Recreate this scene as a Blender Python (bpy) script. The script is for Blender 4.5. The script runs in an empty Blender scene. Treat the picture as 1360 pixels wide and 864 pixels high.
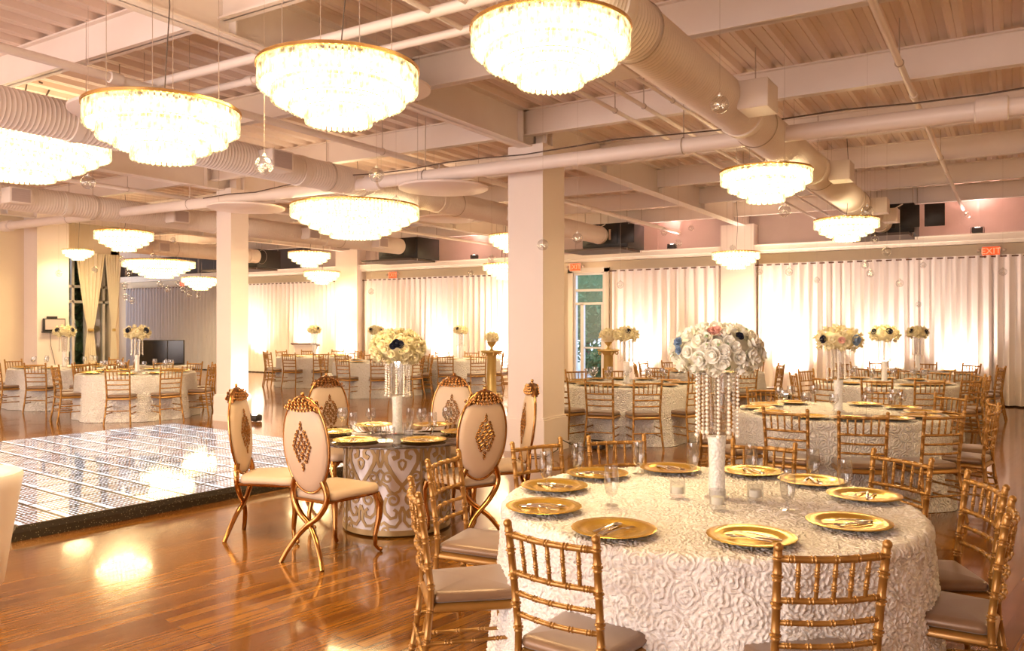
import bpy, bmesh, math, random
import numpy as np
from mathutils import Vector, Matrix, Euler
PI = math.pi
random.seed(7)
rng = np.random.RandomState(5)
C = bpy.context.scene.collection
SC = bpy.context.scene

# ------------------------------------------------------------------ camera
YAW = math.atan(665 / 1070)
SN, CN = math.sin(YAW), math.cos(YAW)
cam_d = bpy.data.cameras.new('camera')
cam = bpy.data.objects.new('camera', cam_d)
C.objects.link(cam)
cam.location = (0, 0, 1.64)
cam.rotation_euler = (PI / 2, 0, YAW)
cam_d.sensor_width = 36
cam_d.lens = 1070 / 1360 * 36
cam_d.shift_y = -2 / 1360
cam_d.clip_start = .05
cam_d.clip_end = 300
SC.camera = cam

# ------------------------------------------------------------------ colour management, world
SC.view_settings.view_transform = 'Standard'
SC.view_settings.look = 'None'
SC.view_settings.gamma = 1
SC.view_settings.use_curve_mapping = False
SC.view_settings.exposure = 0.88
SC.cycles.use_denoising = True
SC.cycles.max_bounces = 8
SC.cycles.diffuse_bounces = 4
SC.cycles.glossy_bounces = 4
SC.cycles.transparent_max_bounces = 24
SC.cycles.transmission_bounces = 6
SC.cycles.sample_clamp_indirect = 6
SC.cycles.caustics_reflective = False
SC.cycles.caustics_refractive = False
GLOW = 17.0        # chandelier core strength
W = bpy.data.worlds.new('world')
SC.world = W
W.use_nodes = True
_bg = W.node_tree.nodes['Background']
_bg.inputs[0].default_value = (.62, .78, 1, 1)
_bg.inputs[1].default_value = 2.2


def area_light(name, loc, rot, sx, sy, power, col):
    d = bpy.data.lights.new(name, 'AREA')
    d.shape = 'RECTANGLE'
    d.size, d.size_y, d.energy, d.color = sx, sy, power, col
    o = bpy.data.objects.new(name, d)
    o.location, o.rotation_euler = loc, rot
    C.objects.link(o)
    return o


# added fill lamps out of view, brightening the hall from behind the camera
for _x in (-14.5, -8.5, -2.5):
    area_light('fill_light', (_x, -5.3, 2.0), (PI / 2, 0, 0), 4.6, 3.0, 250, (1, .88, .84))

area_light('fill_light', (-30.3, 15.2, 2.0), (PI / 2, 0, -PI / 2), 5.5, 3.0, 110, (.86, .90, 1))  # added fill lamp at the recess side wall, lifts the grey curtains


# ------------------------------------------------------------------ materials
def mat(name, col=(.8, .8, .8), rough=.5, metal=0, emit=None, es=0, coat=0, spec=.5, sheen=0):
    m = bpy.data.materials.new(name)
    m.use_nodes = True
    b = m.node_tree.nodes['Principled BSDF']
    b.inputs['Base Color'].default_value = (*col, 1)
    b.inputs['Roughness'].default_value = rough
    b.inputs['Metallic'].default_value = metal
    b.inputs['Specular IOR Level'].default_value = spec
    b.inputs['Coat Weight'].default_value = coat
    b.inputs['Sheen Weight'].default_value = sheen
    if emit:
        b.inputs['Emission Color'].default_value = (*emit, 1)
        b.inputs['Emission Strength'].default_value = es
    m.diffuse_color = (*col, 1)
    return m


def nd(m, t, **kw):
    n = m.node_tree.nodes.new(t)
    for k, v in kw.items():
        setattr(n, k, v)
    return n


def lk(m, a, b):
    m.node_tree.links.new(a, b)


def noise_mat(name, c1, c2, scale=8, rough=.5, metal=0, bump=0, rvar=0, stretch=None, **kw):
    """two close tones mixed by a noise, with an optional bump from the same noise"""
    m = mat(name, c1, rough, metal, **kw)
    b = m.node_tree.nodes['Principled BSDF']
    tc = nd(m, 'ShaderNodeTexCoord')
    mp = nd(m, 'ShaderNodeMapping')
    if stretch:
        mp.inputs['Scale'].default_value = stretch
    nz = nd(m, 'ShaderNodeTexNoise')
    nz.inputs['Scale'].default_value = scale
    nz.inputs['Detail'].default_value = 4
    mx = nd(m, 'ShaderNodeMix', data_type='RGBA')
    mx.inputs[6].default_value = (*c1, 1)
    mx.inputs[7].default_value = (*c2, 1)
    lk(m, tc.outputs['Object'], mp.inputs[0])
    lk(m, mp.outputs[0], nz.inputs['Vector'])
    lk(m, nz.outputs[0], mx.inputs[0])
    lk(m, mx.outputs[2], b.inputs['Base Color'])
    if bump:
        bp = nd(m, 'ShaderNodeBump')
        bp.inputs['Strength'].default_value = bump
        bp.inputs['Distance'].default_value = .01
        lk(m, nz.outputs[0], bp.inputs['Height'])
        lk(m, bp.outputs[0], b.inputs['Normal'])
    return m


def glass_mat(name, tint=(1, 1, 1), clear=.93, rough=.03):
    m = bpy.data.materials.new(name)
    m.use_nodes = True
    nt = m.node_tree
    nt.nodes.clear()
    out = nd(m, 'ShaderNodeOutputMaterial')
    tr = nd(m, 'ShaderNodeBsdfTransparent')
    gl = nd(m, 'ShaderNodeBsdfGlossy')
    tr.inputs[0].default_value = (*[clear * t for t in tint], 1)
    gl.inputs['Roughness'].default_value = rough
    fr = nd(m, 'ShaderNodeLayerWeight')
    fr.inputs[0].default_value = .5
    pw = nd(m, 'ShaderNodeMath', operation='POWER')
    pw.inputs[1].default_value = 3.2
    mu = nd(m, 'ShaderNodeMath', operation='MULTIPLY_ADD')
    mu.inputs[1].default_value = .8
    mu.inputs[2].default_value = .08
    mx = nd(m, 'ShaderNodeMixShader')
    lk(m, fr.outputs['Facing'], pw.inputs[0])
    lk(m, pw.outputs[0], mu.inputs[0])
    lk(m, mu.outputs[0], mx.inputs[0])
    lk(m, tr.outputs[0], mx.inputs[1])
    lk(m, gl.outputs[0], mx.inputs[2])
    lk(m, mx.outputs[0], out.inputs[0])
    return m


def emis_mat(name, col, s, sampling=None):
    m = bpy.data.materials.new(name)
    m.use_nodes = True
    m.node_tree.nodes.clear()
    out = nd(m, 'ShaderNodeOutputMaterial')
    e = nd(m, 'ShaderNodeEmission')
    e.inputs[0].default_value = (*col, 1)
    e.inputs[1].default_value = s
    lk(m, e.outputs[0], out.inputs[0])
    if sampling:
        m.cycles.emission_sampling = sampling
    return m


M = {}
M['wall'] = noise_mat('cream_wall_paint', (.84, .70, .52), (.80, .66, .48), 3, .55)
M['column'] = noise_mat('column_paint', (.84, .73, .66), (.80, .69, .62), 3, .5)
M['deck'] = noise_mat('ceiling_deck_paint', (.84, .69, .60), (.78, .63, .54), 2.5, .5)
M['steel'] = noise_mat('painted_beam_steel', (.88, .79, .73), (.83, .73, .67), 4, .45)
M['duct'] = noise_mat('painted_duct', (.88, .79, .72), (.84, .74, .66), 5, .4)
M['pipe'] = noise_mat('painted_pipe', (.88, .78, .72), (.84, .73, .66), 6, .4)
M['trim'] = noise_mat('cream_trim', (.88, .80, .70), (.84, .75, .64), 4, .4)
M['upper'] = noise_mat('upper_wall_paint', (.60, .49, .46), (.52, .41, .38), 3, .6)
M['upper_shade'] = noise_mat('shaded_upper_wall', (.10, .08, .07), (.07, .055, .05), 4, .6)  # unlit zone above the recess ledge, its shade put into the colour
M['black'] = noise_mat('black_casing', (.018, .015, .014), (.03, .026, .024), 9, .45)
M['darkwire'] = mat('dark_wire', (.10, .07, .055), .6)
M['wire'] = mat('steel_wire', (.55, .45, .38), .4, .6)
M['rod'] = mat('dark_bronze_rod', (.16, .08, .05), .35, .7)
M['gold'] = noise_mat('gold_chair_lacquer', (.40, .20, .045), (.33, .16, .035), 12, .32, .5, coat=.2)
M['seat'] = noise_mat('taupe_satin_vinyl', (.25, .145, .078), (.215, .122, .064), 6, .34, .15, sheen=.3)
M['polished'] = mat('polished_gold', (.50, .25, .085), .12, 1)
M['filigree'] = mat('antique_gold_filigree', (.38, .17, .045), .25, .95)
M['dark_bronze'] = mat('dark_bronze', (.16, .062, .02), .4, .7)
M['cream'] = noise_mat('cream_leather', (.66, .49, .35), (.60, .43, .29), 5, .42)
M['charger'] = noise_mat('gold_charger', (.85, .55, .09), (.78, .47, .06), 14, .22, .75)
M['cutlery'] = mat('steel_cutlery', (.80, .76, .70), .16, 1)
M['glass'] = glass_mat('clear_glass')
M['tableglass'] = glass_mat('smoked_table_glass', (.55, .52, .50), .85)
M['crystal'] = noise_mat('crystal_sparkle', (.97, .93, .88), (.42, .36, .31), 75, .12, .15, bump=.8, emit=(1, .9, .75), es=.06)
M['bead'] = mat('crystal_bead', (.93, .86, .76), .1, .25, coat=.6)
M['petal'] = noise_mat('white_petal', (.95, .93, .86), (.92, .89, .76), 20, .7)
M['petal_cream'] = noise_mat('cream_petal', (.93, .86, .62), (.88, .78, .48), 20, .7)
M['navy'] = mat('navy_petal', (.012, .016, .04), .6)
M['pink'] = mat('pink_petal', (.85, .50, .42), .7)
M['blue'] = mat('blue_petal', (.22, .32, .48), .7)
M['leafgreen'] = noise_mat('sage_leaf', (.35, .48, .22), (.25, .38, .15), 10, .6)
M['curtain'] = noise_mat('white_voile', (.93, .86, .82), (.90, .82, .77), 2, .75)
M['greycurtain'] = noise_mat('grey_voile', (.62, .61, .65), (.56, .55, .59), 2, .75)
M['drape'] = noise_mat('ivory_drape', (.90, .82, .66), (.86, .77, .60), 2, .7)
M['frame_paint'] = mat('aluminium_frame', (.72, .68, .64), .4, .3)
M['red'] = mat('exit_red', (.9, .12, .03), .5, emit=(1, .09, .015), es=.45)
M['signwhite'] = mat('sign_housing', (.80, .66, .56), .4)
M['exitletter'] = mat('exit_letter', (.95, .35, .22), .5, emit=(1, .35, .18), es=.5)
M['stone'] = noise_mat('gold_pedestal_plaster', (.62, .44, .15), (.52, .35, .10), 9, .4, .4)
M['white_pad'] = noise_mat('white_padded_vinyl', (.88, .78, .72), (.85, .74, .68), 4, .4)
M['brass'] = mat('brass_ring', (.85, .55, .22), .25, 1)
M['discwhite'] = noise_mat('white_disc_laminate', (.88, .76, .70), (.85, .72, .66), 3, .4)
M['paving'] = noise_mat('pale_paving', (.55, .56, .58), (.45, .46, .5), 4, .8)
M['tree'] = noise_mat('tree_leaf', (.10, .24, .10), (.05, .13, .07), 4, .7)
M['bark'] = noise_mat('tree_bark', (.12, .08, .05), (.08, .05, .03), 8, .8)
M['screen'] = mat('dark_screen', (.008, .006, .007), .18)
M['lens_on'] = emis_mat('lit_uplight_lens', (1, .80, .66), 14, 'NONE')
M['led'] = emis_mat('led_point', (1, .95, .9), 18)


def mat_floor():
    m = mat('glossy_floor_planks', rough=.12, coat=.25)
    b = m.node_tree.nodes['Principled BSDF']
    b.inputs['Coat Roughness'].default_value = .05
    tc = nd(m, 'ShaderNodeTexCoord')
    mp = nd(m, 'ShaderNodeMapping')
    mp.inputs['Rotation'].default_value = (0, 0, -math.radians(81))
    br = nd(m, 'ShaderNodeTexBrick')
    br.offset = .37
    br.inputs['Color1'].default_value = (.28, .115, .014, 1)
    br.inputs['Color2'].default_value = (.145, .049, .007, 1)
    br.inputs['Mortar'].default_value = (.05, .015, .003, 1)
    br.inputs['Scale'].default_value = 1
    br.inputs['Mortar Size'].default_value = .003
    br.inputs['Mortar Smooth'].default_value = .3
    br.inputs['Bias'].default_value = 0
    br.inputs['Brick Width'].default_value = 1.3
    br.inputs['Row Height'].default_value = .083
    mp2 = nd(m, 'ShaderNodeMapping')
    mp2.inputs['Scale'].default_value = (1.2, 26, 1)
    nz = nd(m, 'ShaderNodeTexNoise')
    nz.inputs['Scale'].default_value = 2.2
    nz.inputs['Detail'].default_value = 6
    mx = nd(m, 'ShaderNodeMix', data_type='RGBA', blend_type='MULTIPLY')
    mx.inputs[0].default_value = .75
    rp = nd(m, 'ShaderNodeValToRGB')
    rp.color_ramp.elements[0].position = .3
    rp.color_ramp.elements[0].color = (.45, .38, .33, 1)
    rp.color_ramp.elements[1].position = .72
    rp.color_ramp.elements[1].color = (1.45, 1.4, 1.3, 1)
    lk(m, tc.outputs['Object'], mp.inputs[0])
    lk(m, mp.outputs[0], br.inputs['Vector'])
    lk(m, mp.outputs[0], mp2.inputs[0])
    lk(m, mp2.outputs[0], nz.inputs['Vector'])
    lk(m, nz.outputs[0], rp.inputs[0])
    lk(m, br.outputs['Color'], mx.inputs[6])
    lk(m, rp.outputs[0], mx.inputs[7])
    lk(m, mx.outputs[2], b.inputs['Base Color'])
    bp = nd(m, 'ShaderNodeBump')
    bp.inputs['Strength'].default_value = .25
    bp.inputs['Distance'].default_value = .002
    iv = nd(m, 'ShaderNodeMath', operation='SUBTRACT')
    iv.inputs[0].default_value = 1
    lk(m, br.outputs['Fac'], iv.inputs[1])
    lk(m, iv.outputs[0], bp.inputs['Height'])
    lk(m, bp.outputs[0], b.inputs['Normal'])
    mr = nd(m, 'ShaderNodeMapRange')
    mr.inputs['To Min'].default_value = .09
    mr.inputs['To Max'].default_value = .20
    lk(m, nz.outputs[0], mr.inputs[0])
    lk(m, mr.outputs[0], b.inputs['Roughness'])
    return m


def mat_cloth(name, bump):
    m = mat(name, (.88, .80, .74), .75, sheen=.2)
    b = m.node_tree.nodes['Principled BSDF']
    tc = nd(m, 'ShaderNodeTexCoord')
    vo = nd(m, 'ShaderNodeTexVoronoi')
    vo.inputs['Scale'].default_value = 11.5
    nz = nd(m, 'ShaderNodeTexNoise')
    nz.inputs['Scale'].default_value = 30
    nz.inputs['Detail'].default_value = 3
    add = nd(m, 'ShaderNodeMath', operation='MULTIPLY_ADD')
    add.inputs[1].default_value = 26
    ml = nd(m, 'ShaderNodeMath', operation='MULTIPLY')
    ml.inputs[1].default_value = 11
    sn = nd(m, 'ShaderNodeMath', operation='SINE')
    lk(m, tc.outputs['Object'], vo.inputs['Vector'])
    lk(m, tc.outputs['Object'], nz.inputs['Vector'])
    lk(m, nz.outputs[0], ml.inputs[0])
    lk(m, vo.outputs['Distance'], add.inputs[0])
    lk(m, ml.outputs[0], add.inputs[2])
    lk(m, add.outputs[0], sn.inputs[0])
    sub = nd(m, 'ShaderNodeMath', operation='MULTIPLY_ADD')
    sub.inputs[1].default_value = .4
    lk(m, sn.outputs[0], sub.inputs[0])
    lk(m, nz.outputs[0], sub.inputs[2])
    bp = nd(m, 'ShaderNodeBump')
    bp.inputs['Strength'].default_value = bump
    bp.inputs['Distance'].default_value = .02
    lk(m, sub.outputs[0], bp.inputs['Height'])
    lk(m, bp.outputs[0], b.inputs['Normal'])
    rp = nd(m, 'ShaderNodeValToRGB')
    rp.color_ramp.elements[0].position = 0
    rp.color_ramp.elements[0].color = (.83, .76, .68, 1)
    rp.color_ramp.elements[1].position = .55
    rp.color_ramp.elements[1].color = (.94, .89, .84, 1)
    lk(m, sub.outputs[0], rp.inputs[0])
    lk(m, rp.outputs[0], b.inputs['Base Color'])
    return m


def mat_dance():
    """dark mirror panels with rows of white light points and a lit bar on one side of each tile; the tile is 1 object unit"""
    m = mat('led_mirror_panel', (.03, .022, .022), .07, .0, coat=.6)
    b = m.node_tree.nodes['Principled BSDF']
    tc = nd(m, 'ShaderNodeTexCoord')
    sp = nd(m, 'ShaderNodeSeparateXYZ')
    lk(m, tc.outputs['UV'], sp.inputs[0])

    def math_(op, a, bb=None, cc=None):
        n = nd(m, 'ShaderNodeMath', operation=op)
        for i, v in enumerate((a, bb, cc)):
            if v is None:
                continue
            if isinstance(v, (int, float)):
                n.inputs[i].default_value = v
            else:
                lk(m, v, n.inputs[i])
        return n.outputs[0]
    u, v = sp.outputs[0], sp.outputs[1]
    fu, fv = math_('FRACT', u), math_('FRACT', v)
    # light points: 18 along, 11 rows
    du = math_('ABSOLUTE', math_('SUBTRACT', math_('FRACT', math_('MULTIPLY', fu, 9)), .5))
    dv = math_('ABSOLUTE', math_('SUBTRACT', math_('FRACT', math_('MULTIPLY', fv, 6)), .5))
    dot = math_('MULTIPLY', math_('LESS_THAN', du, .21), math_('LESS_THAN', dv, .33))
    vo = nd(m, 'ShaderNodeTexVoronoi')
    vo.inputs['Scale'].default_value = 3
    lk(m, tc.outputs['UV'], vo.inputs['Vector'])
    nz = nd(m, 'ShaderNodeTexNoise')
    nz.inputs['Scale'].default_value = 2.5
    lk(m, tc.outputs['UV'], nz.inputs['Vector'])
    lev = math_('MULTIPLY_ADD', nz.outputs[0], 3.4, -.6)
    dot = math_('MULTIPLY', dot, math_('MAXIMUM', lev, .3))
    inb = math_('MULTIPLY', math_('GREATER_THAN', fu, .04), math_('MULTIPLY', math_('GREATER_THAN', fv, .04), math_('LESS_THAN', fv, .97)))
    bar = math_('MULTIPLY', math_('LESS_THAN', math_('ABSOLUTE', math_('SUBTRACT', fu, .10)), .045), inb)
    tot = math_('MAXIMUM', math_('MULTIPLY', dot, inb), math_('MULTIPLY', bar, 1.1))
    b.inputs['Emission Color'].default_value = (.90, .93, 1, 1)
    st = math_('MULTIPLY', tot, 1.0)
    lk(m, st, b.inputs['Emission Strength'])
    nz2 = nd(m, 'ShaderNodeTexNoise')
    nz2.inputs['Scale'].default_value = 1.3
    lk(m, tc.outputs['UV'], nz2.inputs['Vector'])
    mx = nd(m, 'ShaderNodeMix', data_type='RGBA')
    mx.inputs[6].default_value = (.05, .028, .022, 1)
    mx.inputs[7].default_value = (.14, .085, .075, 1)
    lk(m, nz2.outputs[0], mx.inputs[0])
    lk(m, mx.outputs[2], b.inputs['Base Color'])
    m.cycles.emission_sampling = 'NONE'
    return m


def mat_speckle():
    m = mat('speckled_edge_metal', (.06, .045, .03), .3, .6)
    b = m.node_tree.nodes['Principled BSDF']
    tc = nd(m, 'ShaderNodeTexCoord')
    vo = nd(m, 'ShaderNodeTexVoronoi')
    vo.inputs['Scale'].default_value = 55
    rp = nd(m, 'ShaderNodeValToRGB')
    rp.color_ramp.elements[0].position = .12
    rp.color_ramp.elements[0].color = (.35, .28, .16, 1)
    rp.color_ramp.elements[1].position = .25
    rp.color_ramp.elements[1].color = (.05, .038, .022, 1)
    lk(m, tc.outputs['Object'], vo.inputs['Vector'])
    lk(m, vo.outputs['Distance'], rp.inputs[0])
    lk(m, rp.outputs[0], b.inputs['Base Color'])
    return m


def mat_crystal_tier():
    """hanging prisms: part see-through, part gloss, and a pale glow that varies from prism to prism"""
    m = bpy.data.materials.new('lit_crystal_prism')
    m.use_nodes = True
    m.node_tree.nodes.clear()
    out = nd(m, 'ShaderNodeOutputMaterial')
    tr = nd(m, 'ShaderNodeBsdfTransparent')
    tr.inputs[0].default_value = (.80, .72, .55, 1)
    gl = nd(m, 'ShaderNodeBsdfGlossy')
    gl.inputs['Roughness'].default_value = .12
    gl.inputs[0].default_value = (1, .9, .7, 1)
    em = nd(m, 'ShaderNodeEmission')
    em.inputs[0].default_value = (1, .80, .42, 1)
    tc = nd(m, 'ShaderNodeTexCoord')
    nz = nd(m, 'ShaderNodeTexNoise')
    nz.inputs['Scale'].default_value = 22
    mr = nd(m, 'ShaderNodeMapRange')
    mr.inputs['From Min'].default_value = .35
    mr.inputs['From Max'].default_value = .65
    mr.inputs['To Min'].default_value = .25
    mr.inputs['To Max'].default_value = 2.2
    lk(m, tc.outputs['Object'], nz.inputs['Vector'])
    lk(m, nz.outputs[0], mr.inputs[0])
    lk(m, mr.outputs[0], em.inputs[1])
    a = nd(m, 'ShaderNodeMixShader')
    a.inputs[0].default_value = .35
    lk(m, tr.outputs[0], a.inputs[1])
    lk(m, gl.outputs[0], a.inputs[2])
    b = nd(m, 'ShaderNodeMixShader')
    b.inputs[0].default_value = .45
    lk(m, a.outputs[0], b.inputs[1])
    lk(m, em.outputs[0], b.inputs[2])
    lk(m, b.outputs[0], out.inputs[0])
    m.cycles.emission_sampling = 'NONE'
    return m


M['floor'] = mat_floor()
M['cloth'] = mat_cloth('rosette_cloth', .9)
M['cloth_near'] = mat_cloth('rosette_cloth_close', .5)
M['dance'] = mat_dance()
M['speckle'] = mat_speckle()
M['prism'] = mat_crystal_tier()
M['core'] = emis_mat('chandelier_core', (1, .745, .39), GLOW)
M['core_far'] = emis_mat('chandelier_core_bright', (1, .745, .39), GLOW * 1.7)
M['core_top'] = emis_mat('chandelier_top_light', (1, .73, .42), GLOW * .12)


# ------------------------------------------------------------------ mesh helpers
class MB:
    def __init__(s):
        s.v, s.f = [], []

    def add(s, vs, fs):
        n = len(s.v)
        s.v.extend([tuple(p) for p in vs])
        s.f.extend([tuple(i + n for i in f) for f in fs])
        return s

    def box(s, c, d, rz=0, taper=1.0):
        x, y, z = d[0] / 2, d[1] / 2, d[2] / 2
        cr, sr = math.cos(rz), math.sin(rz)
        vs = []
        for k, (a, b, e) in enumerate([(-1, -1, -1), (1, -1, -1), (1, 1, -1), (-1, 1, -1), (-1, -1, 1), (1, -1, 1), (1, 1, 1), (-1, 1, 1)]):
            t = taper if e < 0 else 1
            px, py = a * x * t, b * y * t
            vs.append((c[0] + px * cr - py * sr, c[1] + px * sr + py * cr, c[2] + e * z))
        return s.add(vs, [(3, 2, 1, 0), (4, 5, 6, 7), (0, 1, 5, 4), (1, 2, 6, 5), (2, 3, 7, 6), (3, 0, 4, 7)])

    def rbox(s, c, d, r=.01, rz=0):
        """box with chamfered edges (rounded in plan and at top and bottom)"""
        w, h, z = d[0] / 2, d[1] / 2, d[2] / 2
        r = min(r, w * .9, h * .9, z * .9)

        def ring(ins, zz):
            pts = []
            for (qx, qy, a0) in ((1, 1, 0), (-1, 1, 1), (-1, -1, 2), (1, -1, 3)):
                for k in range(3):
                    a = (a0 + k / 2) * PI / 2
                    rr = r
                    pts.append((qx * (w - rr) + (rr - ins) * math.cos(a), qy * (h - rr) + (rr - ins) * math.sin(a), zz))
            return pts
        rings = [ring(r * .7, -z), ring(0, -z + r), ring(0, z - r), ring(r * .7, z)]
        cr, sr = math.cos(rz), math.sin(rz)
        rings = [[(c[0] + x * cr - y * sr, c[1] + x * sr + y * cr, c[2] + q) for x, y, q in g] for g in rings]
        return s.loft(rings)

    def loft(s, rings, close=True, caps=True, loop=True):
        n = len(rings[0])
        vs = [p for r in rings for p in r]
        fs = []
        for i in range(len(rings) - 1):
            for j in range(n if loop else n - 1):
                k = (j + 1) % n
                fs.append((i * n + j, i * n + k, (i + 1) * n + k, (i + 1) * n + j))
        if caps:
            fs.append(tuple(reversed(range(n))))
            fs.append(tuple((len(rings) - 1) * n + j for j in range(n)))
        return s.add(vs, fs)

    def lathe(s, prof, seg=24, c=(0, 0, 0), caps=True, mod=None):
        rings = []
        for r, z in prof:
            rg = []
            for j in range(seg):
                a = 2 * PI * j / seg
                q = r * (1 + (mod(a, r, z) if mod else 0))
                rg.append((c[0] + q * math.cos(a), c[1] + q * math.sin(a), c[2] + z))
            rings.append(rg)
        return s.loft(rings, caps=caps)

    def tube(s, pts, rad, seg=8, caps=True, flat=1.0):
        pts = [Vector(p) for p in pts]
        n = len(pts)
        if not hasattr(rad, '__len__'):
            rad = [rad] * n
        rings = []
        t0 = (pts[1] - pts[0]).normalized()
        up = Vector((0, 0, 1)) if abs(t0.z) < .9 else Vector((1, 0, 0))
        nrm = t0.cross(up).normalized()
        for i in range(n):
            t = (pts[min(i + 1, n - 1)] - pts[max(i - 1, 0)])
            if t.length < 1e-9:
                t = t0
            t.normalize()
            nrm = (nrm - t * nrm.dot(t))
            if nrm.length < 1e-6:
                nrm = t.orthogonal()
            nrm.normalize()
            b = t.cross(nrm)
            rings.append([pts[i] + (nrm * math.cos(2 * PI * j / seg) + b * math.sin(2 * PI * j / seg) * flat) * rad[i] for j in range(seg)])
        return s.loft(rings, caps=caps)

    def sphere(s, c, r, seg=12, rings=8, sc=(1, 1, 1)):
        prof = []
        for i in range(rings + 1):
            a = -PI / 2 + PI * i / rings
            prof.append((max(r * math.cos(a), r * .01), r * math.sin(a)))
        n0 = len(s.v)
        s.lathe(prof, seg)
        for i in range(n0, len(s.v)):
            x, y, z = s.v[i]
            s.v[i] = (c[0] + x * sc[0], c[1] + y * sc[1], c[2] + z * sc[2])
        return s

    def torus(s, c, R, r, ax=(0, 0, 1), seg=12, rs=6):
        q = Vector((0, 0, 1)).rotation_difference(Vector(ax))
        vs, fs = [], []
        for i in range(seg):
            a = 2 * PI * i / seg
            for j in range(rs):
                b = 2 * PI * j / rs
                p = Vector(((R + r * math.cos(b)) * math.cos(a), (R + r * math.cos(b)) * math.sin(a), r * math.sin(b)))
                vs.append(Vector(c) + q @ p)
                fs.append((i * rs + j, ((i + 1) % seg) * rs + j, ((i + 1) % seg) * rs + (j + 1) % rs, i * rs + (j + 1) % rs))
        return s.add(vs, fs)

    def merge(s, other, mtx=None):
        vs = other.v if mtx is None else [mtx @ Vector(p) for p in other.v]
        return s.add(vs, other.f)

    def mesh(s, name, m, smooth=40):
        me = bpy.data.meshes.new(name)
        me.from_pydata(s.v, [], s.f)
        if isinstance(m, (list, tuple)):
            for q in m:
                me.materials.append(q)
        else:
            me.materials.append(m)
        me.validate()
        if smooth:
            me.polygons.foreach_set('use_smooth', [True] * len(me.polygons))
            try:
                me.set_sharp_from_angle(angle=math.radians(smooth))
            except Exception:
                pass
        return me

    def build(s, name, m, parent=None, smooth=40):
        o = bpy.data.objects.new(name, s.mesh(name, m, smooth))
        C.objects.link(o)
        if parent:
            o.parent = parent
        return o


def tag(o, label=None, cat=None, group=None, kind=None):
    if label:
        o['label'] = label
    if cat:
        o['category'] = cat
    if group:
        o['group'] = group
    if kind:
        o['kind'] = kind
    return o


def thing(name, label, cat, loc=(0, 0, 0), rz=0, group=None):
    o = bpy.data.objects.new(name, None)
    o.empty_display_size = .1
    C.objects.link(o)
    o.location = loc
    o.rotation_euler = (0, 0, rz)
    return tag(o, label, cat, group)


def dup(root, loc, rz, label=None, group=None):
    def cp(o, par):
        c = o.copy()
        C.objects.link(c)
        c.parent = par
        for ch in kids.get(o.name, ()):
            cp(ch, c)
        return c
    kids = {}
    todo = [root]
    while todo:
        q = todo.pop()
        ch = list(q.children)
        kids[q.name] = ch
        todo.extend(ch)
    r = cp(root, None)
    r.location = loc
    r.rotation_euler = (0, 0, rz)
    if label:
        r['label'] = label
    if group:
        r['group'] = group
    return r


def struct(name, mb, m, smooth=30):
    return tag(mb.build(name, m, smooth=smooth), kind='structure')


def RM(u, z):
    """camera-frame right and forward distances to room coordinates"""
    return (u * CN - z * SN, u * SN + z * CN)


ORD = ['first', 'second', 'third', 'fourth', 'fifth', 'sixth', 'seventh', 'eighth', 'ninth', 'tenth', 'eleventh', 'twelfth',
       'thirteenth', 'fourteenth', 'fifteenth', 'sixteenth', 'seventeenth', 'eighteenth', 'nineteenth', 'twentieth']
HOURS = ['twelve', 'one', 'two', 'three', 'four', 'five', 'six', 'seven', 'eight', 'nine', 'ten', 'eleven']

# ------------------------------------------------------------------ room shell
X0, X1, Y0, Y1 = -30.6, 4.6, -5.5, 18.9
HC = 4.36
struct('floor', MB().box(((X0 + X1) / 2, (Y0 + Y1) / 2, -.05), (X1 - X0 + .4, Y1 - Y0 + .4, .1)), M['floor'], 0)

# corrugated deck with flutes along the room's depth
mb = MB()
pitch = .3
n = int((X1 - X0) / pitch) + 2
sec = []
for i in range(n):
    x = X0 - .2 + i * pitch
    sec += [(x, HC), (x + .045, HC), (x + .05, HC + .008), (x + .055, HC), (x + .10, HC), (x + .13, HC + .055), (x + .19, HC + .055), (x + .195, HC + .047), (x + .2, HC + .055), (x + .27, HC + .055)]
vs, fs = [], []
for (x, h) in sec:
    vs += [(x, Y0 - .2, h), (x, Y1 + .2, h)]
for i in range(len(sec) - 1):
    fs.append((2 * i, 2 * i + 1, 2 * i + 3, 2 * i + 2))
mb.add(vs, fs)
mb.box(((X0 + X1) / 2, (Y0 + Y1) / 2, HC + .13), (X1 - X0 + .6, Y1 - Y0 + .6, .1))
struct('ceiling', mb, M['deck'], 0)

# back wall with one glazed door opening
DX0, DX1, DH = -9.83, -8.93, 2.98
mb = MB()
mb.box(((X0 + DX0) / 2, Y1 + .1, 1.7), (DX0 - X0, .2, 3.4))
mb.box(((X1 + DX1) / 2, Y1 + .1, 1.7), (X1 - DX1, .2, 3.4))
mb.box(((DX0 + DX1) / 2, Y1 + .1, (DH + 3.4) / 2), (DX1 - DX0, .2, 3.4 - DH))
struct('wall_back', mb, M['wall'], 0)
mb = MB().box(((X1 - 19.5) / 2, Y1 + .1, 3.9), (X1 + 19.5, .2, 1.0))
struct('wall_back_upper', mb, M['upper'], 0)
struct('wall_back_recess', MB().box(((X0 - 19.5) / 2, Y1 + .1, 3.9), (-19.5 - X0, .2, 1.0)), M['upper_shade'], 0)
struct('wall_right', MB().box((X1 + .1, (Y0 + Y1) / 2, 2.2), (.2, Y1 - Y0 + .4, 4.5)), M['wall'], 0)
struct('wall_front', MB().box(((X0 + X1) / 2, Y0 - .1, 2.2), (X1 - X0 + .4, .2, 4.5)), M['wall'], 0)
LX = -18.15
LY = 11.42
struct('wall_left', MB().box((LX - .1, (Y0 + 9.9) / 2, 2.2), (.2, 9.9 - Y0, 4.5)), M['wall'], 0)
struct('wall_left_header', MB().box((LX - .1, (9.9 + LY) / 2, 3.85), (.2, LY - 9.9, 1.15)), M['wall'], 0)
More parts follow.
